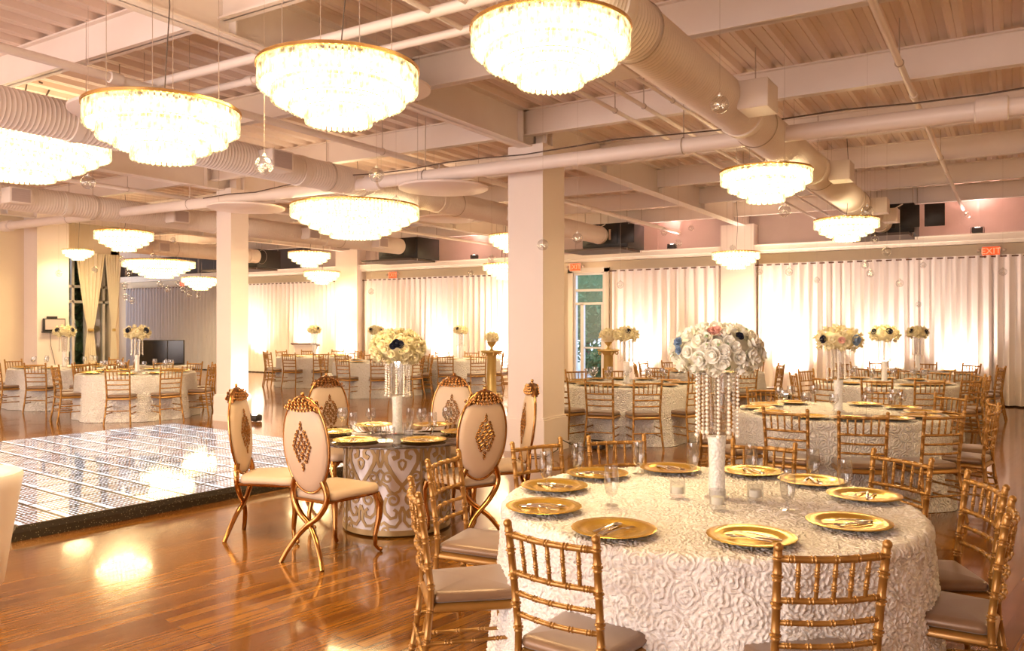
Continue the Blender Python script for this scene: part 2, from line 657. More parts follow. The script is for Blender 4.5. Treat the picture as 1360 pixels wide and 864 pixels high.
struct('wall_recess_front', MB().box(((X0 + LX) / 2 - .1, LY - .12, 2.2), (LX - X0 + .2, .2, 4.5)), M['wall'], 0)
struct('wall_recess_left', MB().box((X0 - .1, (LY + Y1) / 2, 2.2), (.2, Y1 - LY, 4.5)), M['wall'], 0)


def pillar(name, x0, x1, y0, y1, base=.42, h=3.93):
    mb = MB()
    mb.box(((x0 + x1) / 2, (y0 + y1) / 2, h / 2), (x1 - x0, y1 - y0, h))
    e = .035
    mb.box(((x0 + x1) / 2, (y0 + y1) / 2, base / 2), (x1 - x0 + 2 * e, y1 - y0 + 2 * e, base))
    mb.box(((x0 + x1) / 2, (y0 + y1) / 2, base + .012), (x1 - x0 + 2 * e - .03, y1 - y0 + 2 * e - .03, .03))
    mb.box(((x0 + x1) / 2, (y0 + y1) / 2, .05), (x1 - x0 + 2 * e + .02, y1 - y0 + 2 * e + .02, .1))
    # steel stub from the top of the boxed pillar to the deck
    cx, cy = (x0 + x1) / 2 + .12, (y0 + y1) / 2
    for yy in (-.08, .08):
        mb.box((cx, cy + yy, (h + HC) / 2), (.16, .012, HC - h))
    mb.box((cx, cy, (h + HC) / 2), (.012, .16, HC - h))
    return struct(name, mb, M['column'], 0)


pillar('column_central', -5.56, -5.04, 8.85, 9.42)
pillar('column_left', -11.52, -11.15, 9.0, 9.36)
pillar('column_back_right', -5.78, -5.02, 18.5, 18.9, .3)
pillar('column_back_left', -18.0, -17.1, 18.5, 18.9, .3)
pillar('column_side', LX - .05, -17.62, 9.22, 9.9, .42, 4.35)
pillar('column_far_right', 1.2, 1.7, 8.85, 9.4)
mb = MB()
mb.box((LX + .02, (Y0 + 9.2) / 2, .2), (.04, 9.2 - Y0, .4))
mb.box((LX + .03, (Y0 + 9.2) / 2, .415), (.06, 9.2 - Y0, .03))
struct('baseboard_left', mb, M['trim'], 0)
struct('baseboard_back', MB().box(((X0 + X1) / 2 + .0, Y1 - .015, .06), (X1 - X0, .03, .12)), M['black'], 0)

# ledge running along the back wall
mb = MB()
mb.box(((X0 + X1) / 2, Y1 - .14, 3.38), (X1 - X0, .28, .12))
mb.box(((X0 + X1) / 2, Y1 - .10, 3.29), (X1 - X0, .20, .07))
mb.box(((X0 + X1) / 2, Y1 - .17, 3.445), (X1 - X0, .34, .02))
struct('trim_ledge', mb, M['trim'], 0)
mb = MB()
for x in np.arange(-19, X1, 2.3):
    mb.box((x, Y1 - .01, 3.9), (.05, .03, .85))
struct('trim_upper_joints', mb, M['upper'], 0)


# steel: purlins across, girders along the column lines
def hbeam(mb, p0, p1, bot, top, fl):
    (xa, ya), (xb, yb) = p0, p1
    cx, cy = (xa + xb) / 2, (ya + yb) / 2
    L = math.hypot(xb - xa, yb - ya)
    rz = math.atan2(yb - ya, xb - xa)
    mb.box((cx, cy, (bot + top) / 2), (L, .012, top - bot), rz)
    mb.box((cx, cy, bot + .008), (L, fl, .016), rz)
    mb.box((cx, cy, top - .008), (L, fl, .016), rz)


for y in (-2.7, -.4, 1.9, 4.2, 6.5, 8.8, 11.05, 13.35, 15.6, 17.9):
    mb = MB()
    hbeam(mb, (X0, y), (X1, y), 4.03, HC, .11)
    struct('ceiling_beam', mb, M['steel'], 0)
for x in (-23.8, -17.75, -11.4, -5.3, 1.4):
    mb = MB()
    hbeam(mb, (x, Y0), (x, Y1), 3.90, HC, .2)
    for y in (-2.7, -.4, 1.9, 4.2, 6.5, 8.6, 11.05, 13.35, 15.6, 17.9):
        mb.box((x, y + .06, 4.12), (.17, .012, .40))
    struct('girder_beam', mb, M['steel'], 0)


# ------------------------------------------------------------------ pipes
def pipe(name, label, p0, p1, r, joints=(), m='pipe', cat='pipe', hang=()):
    t = thing(name, label, cat, p0)
    a, b = Vector(p0), Vector(p1)
    MB().tube([(0, 0, 0), b - a], r, 12).build('pipe_run', M[m], t)
    d = (b - a)
    for j in joints:
        q = d * j
        e = d.normalized() * (r * 1.6)
        MB().tube([q - e, q - e * .9, q + e * .9, q + e], [r * 1.05, r * 1.35, r * 1.35, r * 1.05], 12).build('coupling', M[m], t)
    for j in hang:
        q = d * j
        MB().tube([q, (q.x, q.y, HC + .01 - a.z)], .006, 6).build('hanger_rod', M['wire'], t)
        MB().torus(q, r + .006, .005, d.normalized(), 14, 5).build('hanger_ring', M['wire'], t)
    return t


pipe('track_pipe', 'long thick painted pipe running across the room in front of the columns', (-17.7, 8.45, 3.62), (4.5, 8.45, 3.56), .085, (.02, .46, .79), hang=(.12, .28, .5, .66, .9))
pipe('sprinkler_pipe', 'thick painted pipe with a ringed coupling behind the topmost chandelier', (X0 + .1, 4.72, 3.93), (4.4, 4.72, 3.93), .042, (.3, .575, .8))
pipe('sprinkler_pipe', 'thinner painted pipe just beyond the ringed pipe near the camera', (X0 + .1, 5.12, 3.92), (4.4, 5.12, 3.92), .034, (.4, .7))
for (x, h, r, lab) in ((-.86, 3.97, .03, 'thin painted pipe crossing the deck right of the spiral duct'),
                       (-3.63, 3.93, .022, 'leftmost of three thin parallel pipes beside the central column'),
                       (-3.30, 3.93, .022, 'middle one of three thin parallel pipes beside the central column'),
                       (-2.98, 3.94, .018, 'rightmost of three thin parallel pipes beside the central column'),
                       (-6.9, 3.86, .04, 'thin painted pipe above the large left chandeliers'),
                       (-12.4, 3.86, .035, 'thin painted pipe between the two left ducts')):
    pipe('conduit_pipe', lab, (x, Y0 + .1, h), (x, Y1 - .05, h), r, (.4, .6, .8), hang=(.35, .55, .75))

# cable slung under the track pipe at the central column
mb = MB()
pts = [(-11.0 + i * .6, 8.34 + .02 * math.sin(i), 3.70 + .02 * math.sin(i * 1.7) - (.0 if i > 2 else .05)) for i in range(22)]
mb.tube(pts, .008, 6)
tag(mb.build('track_cable', M['darkwire']), 'dark cable lying along the top of the long track pipe', 'cable')


# ------------------------------------------------------------------ spiral ducts, vents, air handlers
def duct(x, h, r, y0, y1, label, vents, unit_y):
    t = thing('spiral_duct', label, 'duct', (x, y0, h))
    mb = MB()
    L = y1 - y0
    step = .045
    prof = []
    nseg = int(L / step)
    for i in range(nseg):
        z = i * step
        prof += [(r, z), (r, z + step * .62), (r + .006, z + step * .8)]
    prof.append((r, L))
    rings = []
    for (q, z) in prof:
        rings.append([(q * math.cos(2 * PI * j / 32), z, q * math.sin(2 * PI * j / 32)) for j in range(32)])
    mb.loft(rings)
    mb.build('duct_barrel', M['duct'], t, 50)
    for yb in np.arange(1.5, L, 3.0):
        MB().loft([[(q * math.cos(2 * PI * j / 32), yb + z, q * math.sin(2 * PI * j / 32)) for j in range(32)]
                   for (q, z) in ((r, -.05), (r + .014, -.045), (r + .014, .045), (r, .05))]).build('duct_collar', M['duct'], t)
        MB().torus((0, yb + .5, 0), r + .012, .005, (0, 1, 0), 30, 5).build('hanger_ring', M['wire'], t)
        MB().tube([(0, yb + .5, r), (0, yb + .5, HC - h)], .006, 6).build('hanger_rod', M['wire'], t)
    for (y, sx, grille) in vents:
        v = MB().rbox((sx * (r + .10), y - y0, -.02), (.26, .34, .24), .01).build('vent_box', M['duct'], t)
        if grille:
            g = MB()
            for k in range(6):
                g.box((sx * (r + .235), y - y0, -.10 + k * .034), (.012, .26, .012))
            g.box((sx * (r + .229), y - y0, -.015), (.004, .28, .2))
            g.build('vent_grille', M['upper'], v, 0)
    return t


duct(-2.15, 3.59, .20, -3, 16.9, 'ribbed spiral duct with white diffuser boxes right of the central column',
     [(5.35, -1, 0), (6.95, 1, 0), (10.9, 1, 0), (10.2, -1, 0), (14.4, 1, 0), (15.8, 1, 0)], 17.3)
duct(-7.95, 3.65, .19, -3, 16.6, 'spiral duct passing behind the large lit chandeliers left of the central column', [(6.85, 1, 1), (12.5, 1, 1)], 17)
duct(-13.5, 3.65, .20, -3, 16.2, 'spiral duct running from the upper left towards the middle of the back wall', [(6.6, 1, 1), (9.45, 1, 1), (12.8, 1, 1), (15.1, 1, 1)], 16.7)
duct(-19.4, 3.68, .20, 11.8, 16.6, 'spiral duct over the side recess at far left', [(13.2, 1, 1), (15.4, 1, 1)], 17)


def handler(x, y, label, w=1.5):
    t = thing('air_handler', label, 'air conditioner', (x, y, 3.3))
    MB().rbox((0, 0, .36), (w, .95, .56), .015).build('casing', M['black'], t)
    MB().box((-.25, -.15, .045), (w + .35, 1.1, .05)).build('drip_tray', M['darkwire'], t)
    for k in range(3):
        MB().rbox((-w / 2 + .3 + k * .42, -.485, .38), (.34, .02, .42), .006).build('access_panel', M['black'], t)
    MB().rbox((-w * .12, -.50, .46), (.14, .015, .15), .004).build('rating_plate', M['signwhite'], t)
    MB().rbox((w * .12, -.50, .38), (.05, .015, .24), .004).build('latch_strip', M['signwhite'], t)
    MB().tube([(-w / 2 + .1, -.5, .6), (-w / 2 + .25, -.62, .5), (-w / 2 + .45, -.6, .52), (-w / 2 + .6, -.5, .62)], .012, 6).build('flex_conduit', M['duct'], t)
    for sx in (-1, 1):
        for sy in (-1, 1):
            MB().tube([(sx * w * .46, sy * .42, .02), (sx * w * .46, sy * .42, HC - 3.3)], .008, 6).build('hanger_rod', M['wire'], t)
    return t


handler(-1.98, 17.45, 'black air handling unit at the end of the duct on the right', .8)
handler(-7.95, 17.3, 'black air handling unit above the glazed door', 1.15)
handler(-14.0, 17.2, 'black air handling unit above the far curtains left of the central column', 1.35)
handler(-20.6, 17.3, 'black air handling unit just right of the left column', 1.9)


# ------------------------------------------------------------------ round discs under the ceiling
def disc(x, y, h, r, label):
    t = thing('ceiling_disc', label, 'ceiling disc', (x, y, h), 0, 'white discs hung below the ceiling')
    MB().lathe([(r - .015, -.02), (r, -.012), (r, .012), (r - .015, .02)], 48).build('disc_panel', M['discwhite'], t)
    for k in range(3):
        a = k * 2 * PI / 3 + .4
        MB().tube([(r * .8 * math.cos(a), r * .8 * math.sin(a), .02), (r * .8 * math.cos(a), r * .8 * math.sin(a), HC - h + .01)], .003, 5).build('suspension_wire', M['wire'], t)


def at(px, z):
    return RM((px - 680) / 1070 * z, z)


for (px, z, h, r, lab) in ((327, 12.5, 3.44, .58, 'white round disc hung in front of the left column'),
                           (589, 10.8, 3.46, .60, 'white round disc hung left of the central column, nearer one'),
                           (592, 15.4, 3.65, .55, 'white round disc hung left of the central column, smaller farther one'),
                           (503, 7.6, 3.86, .49, 'white round disc showing behind the middle large chandelier'),
                           (187, 7.6, 3.62, .62, 'white round disc showing behind the large left chandelier')):
    x, y = at(px, z)
    disc(x, y, h, r, lab)


# ------------------------------------------------------------------ chandeliers
def chandelier_proto(name, R, tiers, n0, rim=True):
    """tiers: (radius, top, bottom) in metres relative to the centre height"""
    t = thing(name, None, 'chandelier')
    top = tiers[0][1]
    core = MB()
    for i, (r, zt, zb) in enumerate(tiers):
        nn = max(20, int(n0 * r / R))
        mb = MB()
        for k in range(nn):
            a = 2 * PI * k / nn
            w = 2 * PI * r / nn * .74
            zz = zb - .002 * (k % 2)
            c, s_ = math.cos(a), math.sin(a)

            def P(tx, rr, z):
                return (rr * c - tx * s_, rr * s_ + tx * c, z)
            vs = [P(-w / 2, r, zt), P(w / 2, r, zt), P(w / 2, r - .010, zt), P(-w / 2, r - .010, zt),
                  P(-w / 2, r + .002, zz + .012), P(w / 2, r + .002, zz + .012), P(w / 2, r - .012, zz + .012), P(-w / 2, r - .012, zz + .012),
                  P(0, r - .004, zz)]
            mb.add(vs, [(0, 1, 2, 3), (0, 4, 5, 1), (1, 5, 6, 2), (2, 6, 7, 3), (3, 7, 4, 0), (4, 8, 5), (5, 8, 6), (6, 8, 7), (7, 8, 4)])
        mb.build('crystal_tier', M['prism'], t, 0)
        MB().torus((0, 0, zt + .004), r - .004, .006, (0, 0, 1), 40, 6).build('tier_ring', M['brass'], t)
        rn = tiers[i + 1][0] if i + 1 < len(tiers) else r * .35
        ri = r - .03
        core.lathe([(ri, zt - .03), (ri, zb + .035), (max(rn - .04, .02), zb + .03)], 28, caps=False)
    MB().lathe([(tiers[0][0] - .03, top - .02), (.02, top - .02)], 28, caps=False).build('top_glow', M['core_top'], t)
    core.lathe([(tiers[-1][0] * .35 - .04, tiers[-1][2] + .03), (.004, tiers[-1][2] + .028)], 28, caps=False)
    core.build('glowing_core', M['core_far' if name == 'tiered_chandelier' and n0 < 50 else 'core'], t)
    MB().lathe([(R + .004, top - .004), (R + .012, top), (R + .012, top + .02), (R + .004, top + .026), (R - .02, top + .026), (R - .02, top - .004)], 56, caps=False).build('rim', M['brass'], t)
    fr = MB()
    for k in range(4):
        a = k * PI / 4
        fr.box((0, 0, top + .012), (2 * R - .03, .016, .008), a)
    fr.build('cross_frame', M['brass'], t, 0)
    return t


def hang(t, h, zt):
    # wires up to the deck and the power cable
    for k in range(4):
        a = k * PI / 2 + .785
        r = t['rad'] * (.72 if t['rad'] < .9 else .53)
        MB().tube([(r * math.cos(a), r * math.sin(a), zt), (r * math.cos(a), r * math.sin(a), HC - h + .01)], .0028, 5).build('suspension_wire', M['wire'], t)
    MB().tube([(0, 0, zt), (.05, .02, zt + (HC - h - zt) * .5), (.01, 0, HC - h + .01)], .005, 5).build('power_cable', M['darkwire'], t)


RND = [(.56, .17, .02), (.47, .05, -.07), (.35, -.05, -.13), (.235, -.11, -.215)]
BIG = [(1.0, .24, .07), (.86, .10, -.01), (.72, .01, -.09), (.56, -.07, -.17), (.40, -.15, -.24)]
p_hi = chandelier_proto('tiered_chandelier', .56, RND, 84)
p_lo = chandelier_proto('tiered_chandelier', .56, RND, 44)
p_big = chandelier_proto('wide_chandelier', 1.0, BIG, 110)
CH = [('hi', *at(217, 5.2), 2.87, .84, 'lit crystal chandelier, tiered, left of two large ones left of centre'),
      ('hi', *at(450, 5.1), 3.09, .89, 'lit crystal chandelier with a white disc showing behind its right rim'),
      ('hi', *at(731, 4.6), 3.17, .81, 'lit crystal chandelier, topmost, cut by the upper edge beside the spiral duct'),
      ('big', *at(24, 9.6), 3.60, 1, 'very wide lit chandelier cut by the left edge of the photo'),
      ('big', -8.63, 9.3, 3.2, .98, 'very wide flat lit chandelier hanging over the oval-backed chairs'),
      ('lo', *at(1017, 9.2), 3.22, .90, 'lit tiered chandelier beside the spiral duct, larger of the right pair'),
      ('lo', *at(1124, 11.8), 3.02, .80, 'lit tiered chandelier below the black air unit on the right'),
      ('lo', -5.01, 17.1, 3.0, .88, 'lit chandelier hanging in front of the glowing wall column'),
      ('lo', -15.55, 9.88, 3.35, 1, 'lit tiered chandelier above the tied drapes'),
      ('lo', -17.0, 9.75, 3.12, .55, 'smallest lit chandelier, beside the left wall pier'),
      ('big', -21.33, 14.65, 3.23, 1, 'very wide flat lit chandelier over the dark recess at left'),
      ('lo', -21.84, 16.45, 2.92, 1, 'lit chandelier half hidden by the left column'),
      ('lo', -16.16, 15.62, 3.39, 1, 'lit chandelier right of the left column, upper of the two'),
      ('lo', -17.68, 17.6, 3.04, .95, 'lit chandelier right of the left column, lower and farther of the two'),
      ('lo', -9.74, 15.73, 3.49, 1, 'lit chandelier emerging left of the central column, upper one'),
      ('lo', -11.25, 17.73, 3.01, 1, 'lit chandelier emerging left of the central column, lower one')]
used = set()
for kind, x, y, h, sc, lab in CH:
    p = {'hi': p_hi, 'lo': p_lo, 'big': p_big}[kind]
    if kind in used:
        t = dup(p, (x, y, h), random.random())
    else:
        t = p
        used.add(kind)
        t.location = (x, y, h)
    CH[CH.index((kind, x, y, h, sc, lab))] = (t, kind, h, sc, lab)
# loose supply cables over the chandelier at the left edge
for (dx_, dy_) in ((.35, .1), (.55, -.1)):
    MB().tube([(0.3, 0, .24), (.18 + dx_ * .2, dy_, .55), (.35 + dx_ * .3, dy_ * 1.5, .85), (.5 + dx_ * .4, dy_, HC - 3.59)], .010, 6).build('supply_cable', M['darkwire'], CH[3][0])
for t, kind, h, sc, lab in CH:
    t.scale = (sc, sc, sc)
    tag(t, lab, 'chandelier', 'lit crystal chandeliers')
    t['rad'] = 1.0 if kind == 'big' else .56
    zt = .17 if kind != 'big' else .23
    hang(t, HC - (HC - h) / sc, zt)
    del t['rad']
# chandeliers added out of view to brighten the hall from behind and right
for (x, y, kind) in ((-2.7, -1.2, 'hi'), (-8.63, -1.0, 'big'), (-14.5, 1.5, 'big'), (3.0, 7.0, 'hi'), (3.0, 12.5, 'hi')):
    t = dup(p_lo if kind == 'hi' else p_big, (x, y, 3.3), 0, 'added crystal chandelier in the unseen part of the hall %s' % {-2.7: 'behind the camera', -8.63: 'behind the dance floor', -14.5: 'at the far left', 3.0: 'beyond the right edge' if y < 9 else 'beyond the right edge, farther one'}[x], 'lit crystal chandeliers')

# ------------------------------------------------------------------ hanging glass balls
def ball_proto():
    t = thing('glass_ball', None, 'glass ball')
    MB().sphere((0, 0, 0), .058, 20, 12).build('globe', M['glass'], t)
    q = MB()
    for k in range(9):
        a = k * 2.4
        q.sphere((.022 * math.cos(a), .022 * math.sin(a), -.02 + .008 * (k % 4)), .008, 6, 4)
    q.build('bead_filling', M['bead'], t)
    MB().lathe([(.012, .052), (.014, .06), (.008, .068), (.004, .075)], 10).build('cap', M['bead'], t)
    return t


ballp = ball_proto()
B = [(956, 139, 12, 'largest glass ball, hanging in front of the ribbed spiral duct'),
     (351, 219, 12, 'large glass ball hanging under the duct left of centre'),
     (500, 232, 10, 'glass ball hanging just above the wide flat central chandelier'),
     (117, 242, 9, 'glass ball hanging below the chandelier cut by the left edge'),
     (1042, 280, 8, 'glass ball hanging below right of the chandelier beside the spiral duct'),
     (1152, 281, 8, 'glass ball hanging directly over the rightmost small chandelier'),
     (721, 325, 6, 'glass ball hanging before the central column'),
     (767, 316, 7, 'glass ball hanging just right of the central column near the air unit'),
     (882, 308, 5, 'glass ball above the ledge right of the black air unit, upper left of three'),
     (901, 323, 5, 'glass ball above the ledge right of the black air unit, lowest of three'),
     (918, 303, 3, 'tiny glass ball above the ledge right of the black air unit, rightmost of three'),
     (824, 378, 5, 'glass ball hanging beside the curtain edge next to the glazed door'),
     (1009, 361, 4, 'glass ball at the right edge of the glowing wall column'),
     (973, 329, 4, 'glass ball just over the chandelier at the glowing wall column'),
     (1162, 318, 5, 'glass ball below the rightmost small chandelier'),
     (1178, 334, 6, 'glass ball overlapping the ledge right of the rightmost chandelier'),
     (1156, 363, 5, 'glass ball before the right curtains, lower of a close pair'),
     (1149, 352, 5, 'glass ball before the right curtains, upper of a close pair'),
     (1195, 376, 5, 'glass ball hanging before the right curtains below the ledge'),
     (1226, 352, 4, 'glass ball touching the curtain rod left of the right exit sign'),
     (1220, 404, 3, 'tiny glass ball hanging lowest before the right curtains'),
     (1332, 361, 5, 'glass ball right of the right exit sign'),
     (1285, 285, 3, 'tiny glass ball under the thin pipe end at upper right'),
     (1048, 361, 5, 'glass ball before the curtains just right of the glowing wall column'),
     (1085, 372, 4, 'faint glass ball before the curtains midway along the right run'),
     (526, 267, 6, 'glass ball at the upper edge of the wide flat central chandelier'),
     (653, 344, 5, 'glass ball beside the chandeliers left of the central column'),
     (625, 363, 4, 'glass ball at the curtain rod left of the central column'),
     (493, 387, 3, 'tiny glass ball at the curtain edge by the far wall column'),
     (230, 319, 4, 'glass ball above the flat chandelier of the recess, right one'),
     (204, 340, 4, 'glass ball touching the flat chandelier of the recess'),
     (162, 345, 3, 'tiny glass ball at the top corner of the dark recess'),
     (171, 362, 3, 'tiny glass ball below the top corner of the dark recess'),
     (166, 379, 4, 'glass ball before the grey recess wall, upper of three at left'),
     (167, 394, 4, 'glass ball before the grey recess wall, middle of three at left'),
     (175, 399, 3, 'glass ball before the grey recess wall, lowest of three at left'),
     (213, 377, 3, 'tiny glass ball left of the red recess sign'),
     (223, 384, 4, 'glass ball right under the red recess sign'),
     (237, 377, 4, 'first of four glass balls descending right of the red recess sign'),
     (243, 385, 4, 'second of four glass balls descending right of the red recess sign'),
     (251, 390, 4, 'third of four glass balls descending right of the red recess sign'),
     (263, 393, 4, 'last of four glass balls descending right of the red recess sign'),
     (78, 363, 4, 'glass ball hanging before the left wall pier'),
     (126, 358, 4, 'glass ball hanging before the tied ivory drapes'),
     (430, 262, 3, 'tiny glass ball above the wide flat central chandelier at its left')]
for i, (px, py, r, lab) in enumerate(B):
    z = min(.058 * 1070 / r, 16.0)
    if px < 280 and py > 300:
        z = min(z, 15.5)
    z = {721: 8.3, 625: 14.0}.get(px, z)
    h = 1.64 + (430 - py) * z / 1070
    x, y = at(px, z)
    t = ballp if i == 0 else dup(ballp, (x, y, h), random.random() * 6)
    t.location = (x, y, h)
    tag(t, lab, 'glass ball', 'glass balls hung on threads')
for t in [o for o in bpy.data.objects if o.get('category') == 'glass ball']:
    h = t.location.z
    MB().tube([(0, 0, .07), (0, 0, HC - h + .01)], .0013, 4).build('thread', M['wire'], t)


# ------------------------------------------------------------------ banquet chair with bamboo-turned gold frame
def ringed(p, rad, rings, rr=.0035, seg=10, mb=None, taper=None):
    """a tube along polyline p with turned rings at the given fractions of its length"""
    p = [Vector(q) for q in p]
    L = [0]
    for i in range(len(p) - 1):
        L.append(L[-1] + (p[i + 1] - p[i]).length)
    T = L[-1]

    def pos(s):
        s = max(0, min(T, s))
        for i in range(len(p) - 1):
            if s <= L[i + 1] + 1e-9:
                return p[i].lerp(p[i + 1], (s - L[i]) / max(L[i + 1] - L[i], 1e-9))
        return p[-1]
    ss = set([0, T] + L)
    for f in rings:
        c = f * T
        for d in (-.010, -.006, -.002, .002, .006, .010):
            ss.add(max(0, min(T, c + d)))
    ss = sorted(ss)
    out, rd = [], []
    for s in ss:
        out.append(pos(s))
        q = rad if taper is None else rad * (taper[0] + (taper[1] - taper[0]) * s / T)
        for f in rings:
            d = abs(s - f * T)
            if d < .0085:
                q += rr if .0045 < d < .0085 else -.001
        rd.append(q)
    (mb or MB())
    m = mb or MB()
    return m.tube(out, rd, seg)


def bow(x0, x1, y, z, dip, n=7):
    return [(x0 + (x1 - x0) * i / (n - 1), y - dip * math.sin(PI * i / (n - 1)), z) for i in range(n)]


def post_y(z):
    return -.19 - .0 * z - (.055 * max(0, (z - .46) / .46) ** 1.3)


def cushion_rings(w0, w1, y0, y1, z0, z1, r=.04, n=6):
    """rounded seat pad, w0 half width at y0 (rear), w1 at y1 (front)"""
    def outline(ins, z):
        pts = []
        for (sx, sy, a0) in ((1, 1, 0), (-1, 1, 1), (-1, -1, 2), (1, -1, 3)):
            w = (w1 if sy > 0 else w0)
            yy = y1 if sy > 0 else y0
            for k in range(n):
                a = (a0 + k / (n - 1)) * PI / 2
                pts.append((sx * (w - r) + (r - ins) * math.cos(a), (yy - sy * r) + (r - ins) * math.sin(a), z))
        return pts
    H = z1 - z0
    return [outline(.006, z0), outline(-.002, z0 + H * .15), outline(-.004, z0 + H * .4), outline(.002, z0 + H * .7), outline(.014, z0 + H * .88), outline(r * .8, z1 - .002)] + [[(p[0] * q, p[1] * q + (1 - q) * (y0 + y1) / 2, z1 + e) for p in outline(r * .8, z1)] for q, e in ((.6, .004), (.05, .006))]


def chair_meshes():
    d = {}
    for sx in (-1, 1):
        # rear post, floor to finial
        pts = [(sx * .205, -.255, 0), (sx * .19, -.22, .20), (sx * .178, -.192, .42), (sx * .178, -.190, .50), (sx * .182, post_y(.7), .70), (sx * .188, post_y(.90), .905)]
        m = ringed(pts, .0145, (.12, .135, .30, .315, .45, .56, .575, .66, .675, .78, .795, .885, .9, .965), .003, 10)
        m.sphere((sx * .188, post_y(.92), .908), .0165, 10, 6)
        d['rear_post%d' % sx] = m
        d['leg%d' % sx] = ringed([(sx * .19, .195, .0), (sx * .183, .185, .25), (sx * .18, .18, .43)], .0155, (.1, .42, .46, .82, .86), .003, 10, taper=(.8, 1.15))
        # side stretchers
        for k, z in enumerate((.17, .27)):
            d['side%d_%d' % (sx, k)] = ringed([(sx * .195, -.225 + .02 * k, z), (sx * .186, .187, z)], .009, (.2, .24, .5, .76, .8), .0025, 8)
    d['front0'] = ringed([(-.187, .187, .22), (.187, .187, .22)], .009, (.2, .24, .5, .76, .8), .0025, 8)
    d['back0'] = ringed([(-.195, -.226, .22), (.195, -.226, .22)], .009, (.2, .24, .5, .76, .8), .0025, 8)
    for k, (z, r) in enumerate(((.868, .0125), (.725, .011), (.648, .010), (.568, .010))):
        xx = .186 - (.9 - z) * .015
        d['rail%d' % k] = ringed(bow(-xx, xx, post_y(z), z, .028, 9), r, (.1, .12, .3, .5, .7, .88, .9), .0025, 8)
    for k in range(5):
        x = -.122 + k * .061
        f = math.sin(PI * (x + .186) / .372)
        y1 = post_y(.868) - .028 * f
        y0 = post_y(.725) - .028 * f
        d['spindle%d' % k] = ringed([(x * .96, y0, .73), (x, y1, .862)], .0075, (.28, .34, .66, .72), .003, 8)
    fr = MB()
    fr.loft(cushion_rings(.185, .205, -.20, .205, .395, .437, .03)[:6])
    d['seat_frame'] = fr
    d['cushion'] = MB().loft(cushion_rings(.180, .20, -.185, .207, .437, .485, .035))
    return d


CMS = chair_meshes()


def make_chair():
    t = thing('banquet_chair', 'gold', 'chair')
    for k, m in CMS.items():
        if k == 'cushion':
            m.build('seat_cushion', M['seat'], t, 60)
        elif k == 'seat_frame':
            m.build('seat_frame', M['gold'], t)
        else:
            nm = ('rear_post' if k.startswith('rear') else 'leg' if k.startswith('leg') else 'back_rail' if k.startswith('rail')
                  else 'spindle' if k.startswith('spindle') else 'stretcher')
            m.build(nm, M['gold'], t, 50)
    return t


def make_chair_far():
    t = thing('banquet_chair', 'gold', 'chair')
    f = MB()
    for k, m in CMS.items():
        if k != 'cushion' and not k.startswith('rail') and not k.startswith('spindle') and not k.startswith('leg') and not k.startswith('rear'):
            f.merge(m)
    f.build('seat_frame', M['gold'], t, 50)
    b = MB()
    for k, m in CMS.items():
        if k.startswith('rail') or k.startswith('spindle'):
            b.merge(m)
    b.build('backrest', M['gold'], t, 50)
    for sx in (-1, 1):
        CMS['rear_post%d' % sx].build('rear_post', M['gold'], t, 50)
        CMS['leg%d' % sx].build('leg', M['gold'], t, 50)
    CMS['cushion'].build('seat_cushion', M['seat'], t, 60)
    return t


chair0, chair_far0 = make_chair(), make_chair_far()
taken = {'near': False, 'far': False}


def put_chair(x, y, rz, label, group, far=False):
    k = 'far' if far else 'near'
    p = chair_far0 if far else chair0
    if taken[k]:
        return dup(p, (x, y, 0), rz, label, group)
    taken[k] = True
    p.location, p.rotation_euler = (x, y, 0), (0, 0, rz)
    return tag(p, label, 'chair', group)


